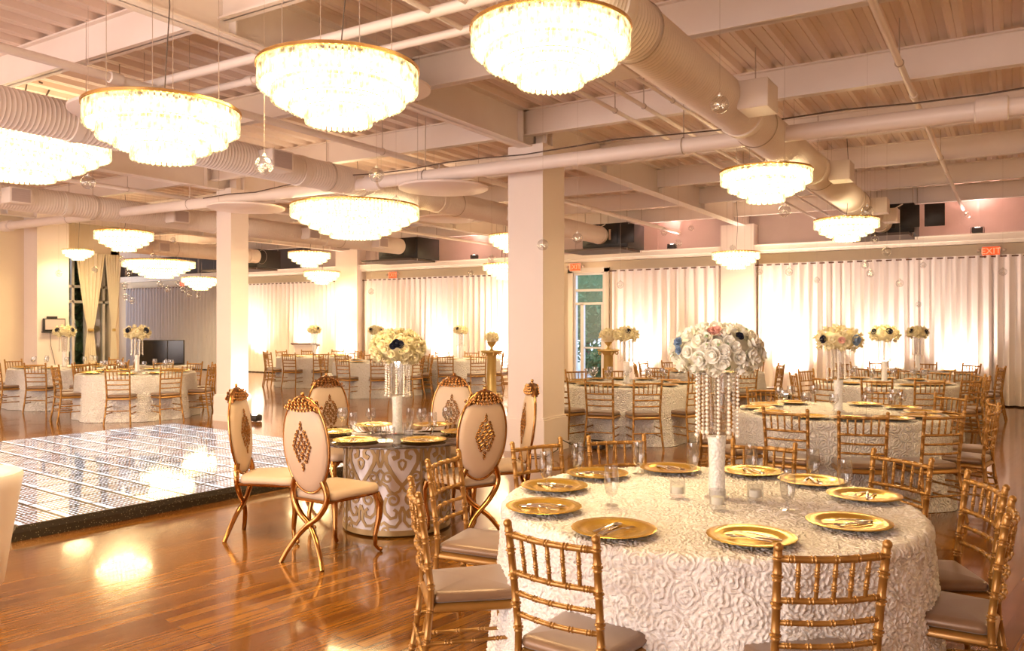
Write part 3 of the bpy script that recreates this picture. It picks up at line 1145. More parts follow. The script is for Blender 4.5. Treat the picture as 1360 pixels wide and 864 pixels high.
# ------------------------------------------------------------------ rosette tablecloth
def cloth_mesh(R, H, nth, nrad, nflare, amp, folds, seed, spacing=.066, r_in=.0):
    """round cloth falling to the floor; ruffled rosettes raised along the surface normal"""
    rs = np.random.RandomState(seed)
    drop = H
    rc = .035
    s_top = np.linspace(r_in, R - rc, nrad)
    arc = np.linspace(0, PI / 2, 6)[1:]
    s_d = np.linspace(0, 1, nflare)[1:]
    prof = [(s, H, 0, 1, s) for s in s_top]
    for a in arc:
        prof.append((R - rc + rc * math.sin(a), H - rc + rc * math.cos(a), math.sin(a), math.cos(a), R - rc + rc * a))
    L0 = prof[-1][4]
    for q in s_d:
        prof.append((R + .055 * q ** 1.2, H - rc - (drop - rc - .004) * q, 1, 0, L0 + q * (drop - rc)))
    prof = np.array(prof)
    th = np.linspace(0, 2 * PI, nth, endpoint=False)
    r = prof[:, 0][:, None] + 0 * th[None]
    z = prof[:, 1][:, None] + 0 * th[None]
    nr = prof[:, 2][:, None] + 0 * th[None]
    nz = prof[:, 3][:, None] + 0 * th[None]
    s = prof[:, 4][:, None] + 0 * th[None]
    T = 0 * r + th[None]
    q = np.clip((s - R) / (drop), 0, 1)
    fold = (.5 * np.sin(folds * T + 1.3 * np.sin(2 * T + seed)) + .3 * np.sin((folds * 1.7 // 1) * T + 2.1 + seed))
    r = r + fold * (.055 if nth > 600 else .085) * q ** 1.1
    top = s < R
    # local flat coordinates
    U = np.where(top, s * np.cos(T), R * T)
    V = np.where(top, s * np.sin(T), s)
    sp = spacing
    best = np.full(U.shape, 9.0)
    bdx = np.zeros_like(U)
    bdy = np.zeros_like(U)
    bph = np.zeros_like(U)
    iu, iv = np.floor(U / sp).astype(int), np.floor(V / (sp * .9)).astype(int)
    for du in (-1, 0, 1):
        for dv in (-1, 0, 1):
            cu, cv = iu + du, iv + dv
            hsh = (np.abs(np.sin(cu * 127.1 + cv * 311.7 + seed) * 43758.5453)) % 1
            hs2 = (np.abs(np.sin(cu * 269.5 + cv * 183.3 + seed) * 24634.6345)) % 1
            X = (cu + .5 + (hsh - .5) * .85) * sp
            Y = (cv + .5 + (hs2 - .5) * .85) * sp * .9
            dx, dy = U - X, V - Y
            d = np.sqrt(dx * dx + dy * dy) / sp
            w = d < best
            best = np.where(w, d, best)
            bdx = np.where(w, dx, bdx)
            bdy = np.where(w, dy, bdy)
            bph = np.where(w, hsh * 6.28, bph)
    ang = np.arctan2(bdy, bdx)
    rho = np.clip(best, 0, .8)
    ruff = np.sin(rho * 25 + ang * 1.0 + bph + .7 * np.sin(ang * 3 + bph * 2))
    ruff2 = np.sin(ang * 7 + rho * 9 + bph * 3)
    h = (.62 - rho) * 1.1 + .34 * ruff + .16 * ruff2 * np.clip(rho * 2, 0, 1)
    h = h * amp
    fade = np.clip(s / .08, 0, 1)
    h = h * fade
    h = np.where(top, h * .55, h)
    r = r + nr * h
    z = z + nz * h
    z = np.maximum(z, .003)
    x = r * np.cos(T)
    y = r * np.sin(T)
    n_r = len(prof)
    vs = np.stack([x, y, z], -1).reshape(-1, 3)
    i = np.arange(n_r - 1)[:, None] * nth
    j = np.arange(nth)[None]
    k = (np.arange(nth) + 1) % nth
    f = np.stack([i + j, i + k[None], i + nth + k[None], i + nth + j], -1).reshape(-1, 4)[:, ::-1]
    me = bpy.data.meshes.new('tablecloth')
    me.vertices.add(len(vs))
    me.vertices.foreach_set('co', vs.astype(np.float32).ravel())
    me.loops.add(f.size)
    me.loops.foreach_set('vertex_index', f.astype(np.int32).ravel())
    me.polygons.add(len(f))
    me.polygons.foreach_set('loop_start', np.arange(0, f.size, 4, dtype=np.int32))
    me.polygons.foreach_set('loop_total', np.full(len(f), 4, dtype=np.int32))
    me.update()
    me.validate()
    me.polygons.foreach_set('use_smooth', [True] * len(f))
    return me


def folding_table(x, y, R, label, under_h=.74):
    t = thing('round_table', label, 'table', (x, y, 0), 0, 'round tables under the cloths')
    MB().lathe([(R - .03, under_h - .03), (R - .02, under_h - .03), (R - .02, under_h - .004), (R - .03, under_h)], 40).build('tabletop', M['trim'], t)
    for k in range(4):
        a = k * PI / 2 + .7
        MB().tube([(R * .62 * math.cos(a), R * .62 * math.sin(a), 0), (R * .5 * math.cos(a), R * .5 * math.sin(a), under_h - .02)], .014, 8).build('leg', M['rod'], t)
    return t


# ------------------------------------------------------------------ place settings
def charger_mesh(seg=48):
    def md(a, r, z):
        return .012 * math.sin(a * 24) if r > .16 else 0
    return MB().lathe([(.02, .002), (.10, .002), (.118, .005), (.130, .012), (.172, .016), (.175, .0185), (.172, .020), (.130, .016), (.116, .009), (.10, .007), (.004, .006)], seg, mod=md)


charger_me = charger_mesh(72).mesh('charger_plate', M['charger'])
charger_lo = charger_mesh(24).mesh('charger_plate', M['charger'])


def utensil(kind):
    """0.19 m long, lying along +Y, handle at -Y"""
    def strip(pts):
        rings = []
        for (y, w, z, th) in pts:
            rings.append([(-w, y, z), (-w * .6, y, z + th), (w * .6, y, z + th), (w, y, z), (w * .6, y, z - th * .4), (-w * .6, y, z - th * .4)])
        return MB().loft(rings)
    hnd = [(-.095, .006, .003, .002), (-.085, .009, .004, .003), (-.05, .006, .006, .003), (0, .0035, .009, .003), (.03, .003, .010, .003)]
    if kind == 'spoon':
        m = strip(hnd + [(.038, .006, .009, .0015)])
        rings = []
        for k in range(9):
            a = k / 8
            y = .036 + .056 * a
            w = .019 * math.sin(PI * (.08 + .86 * a)) ** .7
            rings.append([(w * math.cos(b), y, .0085 - .006 * math.sin(PI * a) * math.sin(b) if b <= PI else .0095 - .005 * math.sin(PI * a)) for b in [PI * i / 7 for i in range(8)]] + [(-w * .5, y, .0075 - .004 * math.sin(PI * a)), (w * .5, y, .0075 - .004 * math.sin(PI * a))])
        m.loft(rings)
    elif kind == 'fork':
        m = strip(hnd + [(.036, .010, .009, .0018), (.05, .0125, .007, .0018), (.056, .0125, .0065, .0018)])
        for k in range(4):
            m.box((-.0098 + k * .0065, .073, .0075), (.0032, .038, .002))
    else:
        m = strip([(-.095, .007, .004, .003), (-.06, .008, .005, .004), (-.01, .006, .006, .004), (0, .006, .006, .002), (.01, .0095, .005, .0012), (.07, .0095, .005, .0011), (.092, .004, .005, .001)])
    return m.mesh(kind, M['cutlery'])


UT = {k: utensil(k) for k in ('spoon', 'fork', 'knife')}


def goblet():
    return MB().lathe([(.033, .0), (.033, .003), (.008, .006), (.0055, .012), (.0055, .035), (.012, .043), (.026, .058), (.033, .09), (.035, .13), (.031, .185),
                       (.0298, .185), (.0335, .13), (.0315, .09), (.0245, .060), (.004, .047)], 28)


def flute():
    return MB().lathe([(.034, .0), (.034, .003), (.006, .006), (.004, .012), (.004, .08), (.013, .10), (.038, .125), (.043, .15), (.036, .205),
                       (.0348, .205), (.0415, .15), (.036, .127), (.004, .105)], 28)


def votive():
    return MB().lathe([(.036, .0), (.038, .004), (.038, .085), (.0362, .085), (.0355, .018), (.004, .016)], 24)


GOB, FLU, VOT = goblet().mesh('goblet', M['glass']), flute().mesh('wine_glass', M['glass']), votive().mesh('votive_glass', M['glass'])
wax_me = MB().lathe([(.028, .018), (.029, .05), (.026, .052), (.004, .050)], 18).mesh('wax', M['petal'])


def single(name, me, loc, rz, label, cat, group=None):
    o = bpy.data.objects.new(name, me)
    C.objects.link(o)
    o.location = loc
    o.rotation_euler = (0, 0, rz)
    return tag(o, label, cat, group)


# ------------------------------------------------------------------ flowers and centrepieces
def rose_mb(r, lo=False):
    m = MB()
    nl = ((1.0, .1, 5, 0), (.72, .35, 4, .5), (.42, .55, 3, .9)) if not lo else ((1.0, .1, 4, 0), (.55, .5, 3, .5))
    for (q, up, n, ph) in nl:
        for k in range(n):
            a = ph + 2 * PI * k / n
            rings = []
            for i in range(4):
                v = i / 3
                row = []
                for j in range(5):
                    b = (j / 4 - .5) * 1.7
                    rad = r * q * (.25 + .75 * v ** .8)
                    hh = r * (up * .7 + .75 * v * (1 - .25 * abs(b)) * (.6 + .5 * up)) - r * .35 * (1 - v)
                    row.append((rad * math.cos(a + b * .9), rad * math.sin(a + b * .9), hh - (.18 * r if i == 3 and q > .8 else 0)))
                rings.append(row)
            m.loft(rings, caps=False, loop=False)
    m.sphere((0, 0, r * .25), r * .4, 8, 5)
    return m


ROSE = rose_mb(.036)
ROSE_LO = rose_mb(.05, True)


def dome_points(n, a, b, seed, zmin=-.75):
    rr = random.Random(seed)
    out = []
    for i in range(n):
        z = zmin + (1 - zmin) * (i + .5) / n
        t = i * 2.399963 + rr.random() * .3
        q = math.sqrt(max(0, 1 - z * z))
        out.append((Vector((a * q * math.cos(t), a * q * math.sin(t), b * z)), Vector((q * math.cos(t) / a, q * math.sin(t) / a, z / b)).normalized()))
    return out


def oriented(mb, p, nrm, spin, sc=1):
    q = Vector((0, 0, 1)).rotation_difference(nrm).to_matrix().to_4x4()
    return Matrix.Translation(p) @ q @ Matrix.Rotation(spin, 4, 'Z') @ Matrix.Scale(sc, 4)


def bouquet(name, label, loc, a, b, n, accents, petal='petal', lod=0, group='flower balls on the centrepieces'):
    """accents: (direction as azimuth deg seen from the camera side, height -1..1, material, scale)"""
    t = thing(name, label, 'flower bouquet', loc, 0, group)
    pts = dome_points(n, a, b, int(abs(loc[0] * 97 + loc[1] * 31)))
    core = MB().sphere((0, 0, 0), 1, 16, 10, (a * .86, a * .86, b * .84))
    core.build('flower_base', M[petal], t)
    face = math.atan2(-loc[1], -loc[0])
    acc = []
    for (az, hz, m_, sc) in accents:
        an = face + math.radians(az)
        q = math.sqrt(1 - hz * hz)
        acc.append((Vector((a * q * math.cos(an), a * q * math.sin(an), b * hz)), Vector((q * math.cos(an), q * math.sin(an), hz)).normalized(), m_, sc))
    if lod == 0:
        me = ROSE.mesh('rose', M[petal], 0)
        for i, (p, nn) in enumerate(pts):
            if any((p - q[0]).length < .028 for q in acc):
                continue
            o = bpy.data.objects.new('rose', me)
            C.objects.link(o)
            o.parent = t
            o.matrix_local = oriented(None, p, (nn + Vector([random.uniform(-.25, .25) for _ in range(3)])).normalized(), random.random() * 6, random.uniform(.85, 1.2))
        lf = MB()
        for i in range(70):
            p, nn = pts[(i * 7) % len(pts)]
            p = p * 1.0 + Vector([random.uniform(-.02, .02) for _ in range(3)])
            tn = nn.orthogonal().normalized()
            s_ = random.uniform(.006, .012)
            e = p + nn * .012
            lf.add([e - tn * s_, e + nn * s_ * .8, e + tn * s_, e - nn.cross(tn) * s_ * 1.5], [(0, 1, 2, 3)])
        o = lf.build('leaf_sprigs', M['leafgreen'], t, 0)
        o['kind'] = 'stuff'
    else:
        mb = MB()
        for (p, nn) in pts:
            mb.merge(ROSE_LO, oriented(None, p, nn, random.random() * 6, random.uniform(.7, 1.0)))
        o = mb.build('rose_cluster', M[petal], t, 0)
        o['kind'] = 'stuff'
    for (p, nn, m_, sc) in acc:
        MB().merge(ROSE if lod == 0 else ROSE_LO, oriented(None, p * 1.06, nn, 1, sc)).build('accent_flower', M[m_], t, 0)
    return t


def centrepiece(label, loc, near=True, rz=0, led=False):
    t = thing('crystal_vase', label, 'vase', loc, rz, 'crystal centrepiece vases')
    MB().lathe([(.058, 0), (.060, .006), (.045, .012), (.043, .02)], 28).build('foot', M['glass'], t)
    MB().lathe([(.040, .012), (.042, .03), (.038, .14), (.041, .25), (.046, .30), (.043, .305), (.010, .30)], 24).build('sparkle_column', M['crystal'], t)
    MB().lathe([(.045, .30), (.052, .31), (.058, .60), (.066, .615), (.066, .62), (.054, .612), (.048, .32)], 28, caps=False).build('clear_tube', M['glass'], t)
    MB().lathe([(.11, .612), (.112, .618), (.110, .624), (.004, .624)], 32).build('top_plate', M['glass'], t)
    n = 10 if near else 8
    for k in range(n):
        a = 2 * PI * k / n + .2
        mb = MB()
        r = .102 if k % 2 else .088
        ln = (.33 if k % 2 else .30)
        nb = int(ln / .0195)
        for i in range(nb):
            z = .606 - i * .0195
            big = .0088 if i < nb - 1 else .0125
            mb.sphere((r * math.cos(a), r * math.sin(a), z), big, 8 if near else 6, 6 if near else 4)
        mb.tube([(r * math.cos(a), r * math.sin(a), .615), (r * math.cos(a), r * math.sin(a), .606 - ln)], .0012, 4)
        mb.build('bead_strand', M['bead'], t)
    if led:
        MB().sphere((0, 0, .585), .022, 12, 8).build('led_light', M['led'], t)
    return t


# ------------------------------------------------------------------ tables with everything on and around them
cloth_near_me = cloth_mesh(.985, .775, 1150, 90, 170, .014, 7, 3, spacing=.082)
cloth_near_me.materials.append(M['cloth_near'])
cloth_far_me = cloth_mesh(.985, .775, 420, 26, 46, .008, 7, 11)
cloth_far_me.materials.append(M['cloth'])

TABLES = [
    # key, (u, z), label of the table, radius of the chair ring, clock degrees of the chairs, glasses, flower material, vase height extra, accents, bouquet radius
    ('T3', (3.22, 7.95), 'second rose-cloth table behind the nearest', 1.36, (165, 194, 221, 253, 285, 315, 345, 42, 75, 105, 135), 1, 'petal_cream', [(-38, .05, 'navy', .8), (8, .0, 'pink', .7), (45, .0, 'blue', 1.1)], .20),
    ('T4', (5.5, 11.9), 'third rose-cloth table of the right row', 1.33, (180, 209, 240, 272, 325, 355, 25, 60, 95, 128, 152), 1, 'petal_cream', [(-45, .35, 'navy', .9), (20, .4, 'navy', 1.0)], .19),
    ('T5', (7.2, 14.3), 'last rose-cloth table of the right row', 1.33, (176, 212, 248, 284, 320, 356, 32, 68, 104, 140), 0, 'petal_cream', [(-35, .3, 'navy', .8), (50, .2, 'navy', .8)], .16),
    ('T6', (1.67, 11.75), 'rose-cloth table right behind the central column', 1.33, (142, 177, 204, 233, 265, 300, 330, 0, 30, 65, 100), 1, 'petal_cream', [(10, .5, 'navy', .8)], .16),
    ('T7', (-3.15, 18.7), 'far cloth table behind the glass-topped table', 1.3, (168, 204, 240, 275, 310, 345, 20, 55, 90, 125), 0, 'petal_cream', [(-45, .2, 'navy', .9), (40, .2, 'navy', .5)], .16),
    ('T8', (-1.27, 20.0), 'far cloth table left of the gold pedestal', 1.3, (193, 157, 230, 265, 300, 335, 10, 45, 85, 120), 0, 'petal_cream', [(-30, .4, 'navy', .8)], .16),
    ('T9', (-5.3, 21.6), 'far cloth table before the lectern', 1.3, (15, 51, 87, 123, 159, 195, 231, 267, 303, 339), 0, 'petal_cream', [(35, .4, 'navy', .8)], .16),
    ('T10', (-6.7, 14.4), 'cloth table left of the left column', 1.33, (132, 167, 225, 90, 58, 25, 355, 320, 290, 258), 1, 'petal_cream', [(-42, .35, 'navy', 1.1), (42, .3, 'navy', 1.1)], .20),
    ('T11', (-9.0, 16.2), 'cloth table beside the left wall', 1.3, (172, 212, 250, 285, 20, 60, 100, 135), 1, 'petal_cream', [(-40, .3, 'navy', 1.0), (45, .3, 'navy', 1.0)], .18),
    ('T12', (3.6, 14.8), 'cloth table before the glowing wall column', 1.33, (20, 56, 92, 128, 164, 200, 236, 272, 308, 340), 0, 'petal_cream', [], .16),
]
FAR = {'T5', 'T7', 'T8', 'T9', 'T11', 'T12'}


def clockdir(deg):
    """clock degrees (12 o'clock away from the camera) to a room direction"""
    a = math.radians(deg)
    return RM(math.sin(a), math.cos(a))


def hour(deg):
    return HOURS[int(round(deg / 30)) % 12]


def setting(cx, cy, H, deg, r, tabname, near, hr, spin=0):
    dx, dy = clockdir(deg)
    x, y = cx + dx * r, cy + dy * r
    rz = math.atan2(-dy, -dx) - PI / 2
    single('charger_plate', charger_me if near else charger_lo, (x, y, H + .002), rz, 'gold charger at %s o\'clock of %s' % (hr, tabname), 'plate', 'gold charger plates')
    if near:
        for k, (kind, ox, oy, ra) in enumerate((('spoon', -.035, -.01, .42), ('fork', .030, .005, .28), ('knife', -.0, -.025, .60))):
            a = rz + spin
            px, py = x + ox * math.cos(a) - oy * math.sin(a), y + ox * math.sin(a) + oy * math.cos(a)
            single(kind, UT[kind], (px, py, H + .009), a + ra, 'steel %s on the gold charger at %s o\'clock of %s' % (kind, hr, tabname), kind, 'cutlery on the chargers')


def unique_hours(degs):
    out, seen = {}, set()
    for d in sorted(degs, key=lambda q: abs(((q / 30) % 1) - .5), reverse=True):
        h = int(round(d / 30)) % 12
        k = 0
        while h in seen:
            alt = (int(math.floor(d / 30)) % 12, int(math.ceil(d / 30)) % 12, (h + 1) % 12, (h - 1) % 12)
            h2 = [q for q in alt if q not in seen]
            h = h2[0] if h2 else [q for q in range(12) if q not in seen][0]
        seen.add(h)
        out[d] = HOURS[h]
    return out


def ring_chair(cx, cy, deg, rad, label, group, far, twist=0):
    dx, dy = clockdir(deg)
    x, y = cx + dx * (rad - .24), cy + dy * (rad - .24)
    rz = math.atan2(-dy, -dx) - PI / 2 + twist
    return put_chair(x, y, rz, label, group, far)


# nearest table
TU, TZ = .94, 3.93
TX, TY = RM(TU, TZ)
TOP = .785
folding_table(TX, TY, .985, 'round folding table hidden under the nearest rosette cloth')
single('tablecloth', cloth_near_me, (TX, TY, 0), 2.2, 'ivory rosette tablecloth on the nearest round table, covered in ruffled roses', 'tablecloth', 'rosette tablecloths')
# each chair of this table from the photo: (u, z) of the middle of its back
NEAR = [(-.80, -1.07, 7), (.12, -1.26, 6), (-1.37, -.30, 9), (-1.31, .53, 10), (-.78, 1.09, 11), (-.26, 1.29, 0), (.61, 1.04, 1), (1.23, .57, 2), (1.28, -.14, 3), (1.04, -.71, 4)]
for (du, dz, hr) in NEAR:
    L = math.hypot(du, dz)
    dx, dy = RM(du / L, dz / L)
    rad = L + .0
    x, y = TX + dx * (rad - .235), TY + dy * (rad - .235)
    put_chair(x, y, math.atan2(-dy, -dx) - PI / 2, 'gold bamboo-turned chair with taupe seat at %s o\'clock of the nearest table' % HOURS[hr], 'gold chairs at the nearest table')
for (u, z, hr, sp_) in ((.418, 3.31, 7, -.5), (.948, 3.19, 6, .6), (1.43, 3.42, 4, .6), (1.73, 3.96, 3, .5), (1.61, 4.33, 2, .3), (1.37, 4.61, 1, .2), (.92, 4.70, 12, .0), (.48, 4.54, 11, .2), (.219, 4.19, 10, -.9), (.146, 3.71, 9, -1.0)):
    deg = math.degrees(math.atan2(u - TU, z - TZ))
    setting(TX, TY, TOP, deg, math.hypot(u - TU, z - TZ), 'the nearest table', True, HOURS[hr % 12], sp_)
for (px, py, kind, lab) in ((767, 633, 'f', 'clear goblet on the eleven o\'clock plate of the nearest table'),
                            (725, 647, 'f', 'clear goblet over the plate at ten o\'clock of the nearest table'),
                            (848, 630, 'f', 'clear goblet left of the plate at twelve o\'clock of the nearest table'),
                            (920, 632, 'f', 'clear goblet right of the plate at twelve o\'clock of the nearest table'),
                            (998, 634, 'f', 'clear goblet on the one o\'clock plate of the nearest table'),
                            (1080, 643, 'f', 'clear goblet on the two o\'clock plate of the nearest table'),
                            (1122, 660, 'f', 'clear goblet left of the three o\'clock plate of the nearest table'),
                            (812, 672, 'f', 'clear goblet on the cloth left of the vase'),
                            (1046, 678, 'f', 'clear goblet on the cloth right of the vase')):
    z = (1.64 - TOP) * 1070 / (py - 430)
    x, y = at(px, z)
    single('goblet', GOB, (x, y, TOP + .004), 0, lab, 'glass', 'clear goblets on the nearest table')
for (px, py, lab) in ((900, 660, 'low clear tealight glass left of the crystal vase'), (1003, 665, 'low clear tealight glass right of the crystal vase'), (953, 675, 'low clear tealight glass in front of the crystal vase')):
    z = (1.64 - TOP) * 1070 / (py - 430)
    x, y = at(px, z)
    t = thing('votive_glass', lab, 'candle glass', (x, y, TOP + .004), 0, 'tealight glasses on the nearest table')
    for me_, nm in ((VOT, 'tumbler'), (wax_me, 'wax')):
        o = bpy.data.objects.new(nm, me_)
        C.objects.link(o)
        o.parent = t
VX, VY = at(952, 3.98)
centrepiece('crystal vase with hanging bead strands on the nearest table', (VX, VY, TOP - .003), True, .5)
bouquet('flower_bouquet', 'large white rose ball with navy, pink and blue accents on the nearest vase', (VX, VY, TOP + .72), .20, .112, 96,
        [(38, .62, 'navy', .62), (66, .30, 'navy', .4), (0, .78, 'pink', .9), (-10, .80, 'pink', .7), (-62, .35, 'blue', .8), (-55, .05, 'blue', .6), (15, -.55, 'leafgreen', .5)])

for (key, (u, z), nm, rad, degs, glasses, pet, acc, br) in TABLES:
    cx, cy = RM(u, z)
    far = key in FAR
    folding_table(cx, cy, .985, 'folding table under the cloth of the %s' % nm.replace('rose-cloth ', '').replace('cloth ', ''))
    single('tablecloth', cloth_far_me, (cx, cy, 0), random.random() * 6, 'floor-length ivory rosette cloth of the %s' % nm, 'tablecloth', 'rosette tablecloths')
    hrs = unique_hours(degs)
    for d in degs:
        ring_chair(cx, cy, d, rad, 'gold chair at %s o\'clock of the %s' % (hrs[d], nm), 'gold chairs at the %s' % nm, far, random.uniform(-.09, .09))
    if True:
        for d in degs:
            setting(cx, cy, .785, d, .76, 'the ' + nm, False, hrs[d])
            if glasses:
                dx, dy = clockdir(d + 12)
                single('wine_glass', FLU, (cx + dx * .56, cy + dy * .56, .788), 0, 'wine glass at %s o\'clock of the %s' % (hrs[d], nm), 'glass', 'clear glasses on the %s' % nm)
    centrepiece('crystal vase of bead strands on the %s' % nm, (cx, cy, .782), False, random.random())
    bouquet('flower_bouquet', 'cream flower ball on the vase of the %s' % nm, (cx, cy, .785 + .70), br, br * .58, 34, acc, pet, 1)


# ------------------------------------------------------------------ oval-backed chairs
def filigree(mb, w, h, yy, zc, kind='diamond', s=1, side=1):
    """scrolling ornament of small rings, drops and leaves lying on the curved pad"""
    rows = 13
    for i in range(rows):
        v = (i / (rows - 1)) * 2 - 1
        ww = w * (1 - abs(v)) ** .8
        n = max(1, int(round(ww / .016)))
        for k in range(n):
            x = 0 if n == 1 else -ww + 2 * ww * k / (n - 1)
            z = zc + v * h
            q = .0122 * (1 if (i + k) % 2 else .8)
            mb.torus((x, yy(x, z), z), q, .0032, (0, 1, 0), 10, 5)
            mb.sphere((x, yy(x, z) + side * .002, z), .0042, 6, 4)
            if k < n - 1 and n > 1:
                x2 = x + ww / (n - 1)
                mb.tube([(x, yy(x, z), z + .008), (x2, yy(x2, z) + side * .003, z + .018), (x2 + .004, yy(x2, z), z + .006)], .0028, 5)
    for (x, z) in ((0, zc + h + .014), (0, zc - h - .014)):
        mb.sphere((x, yy(x, z), z), .007, 6, 5, (.7, .7, 1.5))
    return mb


def make_oval_chair():
    t = thing('oval_back_chair', 'x', 'chair')
    zc, A, Bz = .815, .205, .325
    tilt = .10

    def by(z):
        return -.235 - (z - .5) * tilt

    def ov(a, k=1.0):
        z = zc + Bz * k * math.sin(a)
        return (A * k * math.cos(a), z)
    # upholstered pad, domed on both faces
    rings = []
    for (k, off) in ((.02, -.042), (.45, -.038), (.8, -.027), (.96, -.014), (1.0, 0), (.96, .014), (.8, .027), (.45, .036), (.02, .04)):
        rings.append([(ov(2 * PI * j / 40, k)[0], by(ov(2 * PI * j / 40, k)[1]) + off, ov(2 * PI * j / 40, k)[1]) for j in range(40)])
    MB().loft(rings).build('backrest', M['cream'], t, 70)
    fr = MB()
    pts = [(ov(2 * PI * j / 48)[0] * 1.03, by(ov(2 * PI * j / 48)[1]), zc + (ov(2 * PI * j / 48)[1] - zc) * 1.02) for j in range(49)]
    fr.tube(pts, .0095, 8, caps=False)
    fr.build('back_frame', M['polished'], t, 60)

    def face(side):
        def f(x, z):
            k = math.sqrt(min(1, (x / A) ** 2 + ((z - zc) / Bz) ** 2))
            return by(z) + side * (.043 * (1 - k ** 3 * .6) + .002)
        return f
    filigree(MB(), .076, .15, face(-1), zc - .005, side=-1).build('back_medallion', M['filigree'], t, 60)
    filigree(MB(), .076, .15, face(1), zc - .005, side=1).build('front_medallion', M['filigree'], t, 60)
    cr = MB()
    for side in (-1, 1):
        f = face(side)
        for i in range(4):
            z = 1.056 + i * .0235
            ww = A * math.sqrt(max(.02, 1 - ((min(z, 1.138) - zc) / Bz) ** 2)) * (1.0 if z < 1.13 else .75)
            n = max(3, int(2 * ww / .027))
            for k in range(n):
                x = -ww + 2 * ww * (k + .5 * (i % 2) * (n > 3)) / (n - 1)
                if abs(x) > ww + .004:
                    continue
                zz = z + .016 * (abs(x) / .13) ** 2
                yb = by(zz) + side * (.027 + .012 * (1 - (abs(x) / (ww + .02)) ** 4))
                cr.torus((x, yb, zz), .0098, .0036, (0, 1, 0), 9, 5)
                cr.sphere((x, yb + side * .004, zz), .0052, 6, 4)
    plate = []
    for (k, off) in ((.92, -.025), (1.0, -.012), (1.02, 0), (1.0, .012), (.92, .025)):
        row = []
        for j in range(21):
            q = PI * (.235 + .53 * j / 20)
            x, z = A * k * math.cos(q) * 1.02, 1.06 + (zc + Bz * math.sin(q) * 1.03 - 1.06) * (k if k > .9 else .6)
            row.append((x, by(z) + off, z))
        row += [(A * k * .5 * q, by(1.05) + off, 1.048 + .012 * abs(q)) for q in (-1, -.5, 0, .5, 1)]
        plate.append(row)
    MB().loft(plate).build('crest_plate', M['dark_bronze'], t, 40)
    cr.sphere((0, by(1.16), 1.165), .014, 8, 6)
    cr.build('crest_ornament', M['polished'], t, 50)
    for sx in (-1, 1):
        pts = [(sx * .128, by(.575), .575), (sx * .158, -.235, .50), (sx * .150, -.232, .42), (sx * .085, -.235, .33), (0, -.243 - .008 * sx, .265), (-sx * .08, -.262, .19), (-sx * .15, -.29, .09), (-sx * .195, -.315, 0.0)]
        sm = []
        for i in range(len(pts) - 1):
            p0, p1, p2, p3 = [Vector(pts[max(0, min(len(pts) - 1, i + d))]) for d in (-1, 0, 1, 2)]
            for k in range(4):
                u_ = k / 4
                sm.append(.5 * ((2 * p1) + (-p0 + p2) * u_ + (2 * p0 - 5 * p1 + 4 * p2 - p3) * u_ ** 2 + (-p0 + 3 * p1 - 3 * p2 + p3) * u_ ** 3))
        sm.append(Vector(pts[-1]))
        MB().tube(sm, [.0235 - .007 * i / len(sm) for i in range(len(sm))], 8).build('rear_leg', M['polished'], t, 60)
        pts = [(sx * .205, .21, .43), (sx * .222, .232, .36), (sx * .215, .235, .25), (sx * .195, .215, .13), (sx * .195, .218, .05), (sx * .21, .245, .015)]
        lg = MB().tube([Vector(p) for p in pts], [.028, .030, .024, .018, .015, .015], 8)
        lg.sphere((sx * .214, .252, .017), .017, 8, 6)
        lg.build('leg', M['polished'], t, 60)
        MB().tube([(sx * .155, -.225, .43), (sx * .215, 0, .435), (sx * .205, .21, .43)], .012, 6).build('apron_rail', M['polished'], t)
        MB().torus((sx * .221, .235, .395), .015, .004, (0, 1, 0), 10, 5).build('leg_ornament', M['filigree'], t)
    MB().tube([(-.205, .215, .43), (0, .24, .425), (.205, .215, .43)], .012, 6).build('apron_rail', M['polished'], t)
    MB().tube([(-.155, -.225, .43), (.155, -.225, .43)], .012, 6).build('apron_rail', M['polished'], t)
    MB().torus((0, -.26, .265), .012, .006, (0, 1, 0), 10, 5).build('crossing_ring', M['polished'], t)
    MB().loft(cushion_rings(.185, .235, -.215, .245, .435, .505, .07, 8)).build('seat_cushion', M['cream'], t, 70)
    return t


ovc = make_oval_chair()
# (u, z) of the back, facing direction (u, z), label
OV = [(-1.40, 5.50, (.52, .85), 'cream oval-backed chair seen from behind, nearest the dance floor'),
      (-2.10, 6.25, (.995, -.05), 'cream oval-backed chair seen side-on at the left of the glass table'),
      (-1.72, 7.55, (.66, -.75), 'cream oval-backed chair behind the nearest left one, facing the camera'),
      (-.56, 7.60, (-.30, -.95), 'cream oval-backed chair behind the glass table, facing the camera'),
      (-.225, 5.98, (-.56, .83), 'cream oval-backed chair seen from behind, right of the glass table'),
      (.13, 6.75, (-.97, -.20), 'cream oval-backed chair seen side-on before the central column')]
for i, (u, z, (fu, fz), lab) in enumerate(OV):
    L = math.hypot(fu, fz)
    bx, by_ = RM(u, z)
    dx, dy = RM(fu / L, fz / L)
    x, y = bx + dx * .26, by_ + dy * .26
    rz = math.atan2(dy, dx) - PI / 2
    o = ovc if i == 0 else dup(ovc, (x, y, 0), rz)
    o.location, o.rotation_euler = (x, y, 0), (0, 0, rz)
    tag(o, lab, 'chair', 'cream oval-backed chairs')


# ------------------------------------------------------------------ glass-topped table on a scrollwork drum
GX, GY = RM(-.94, 6.6)


def spiral(cx, cy, r0, r1, a0, turns, n=22):
    return [(cx + (r0 + (r1 - r0) * i / (n - 1)) * math.cos(a0 + turns * 2 * PI * i / (n - 1)), cy + (r0 + (r1 - r0) * i / (n - 1)) * math.sin(a0 + turns * 2 * PI * i / (n - 1))) for i in range(n)]


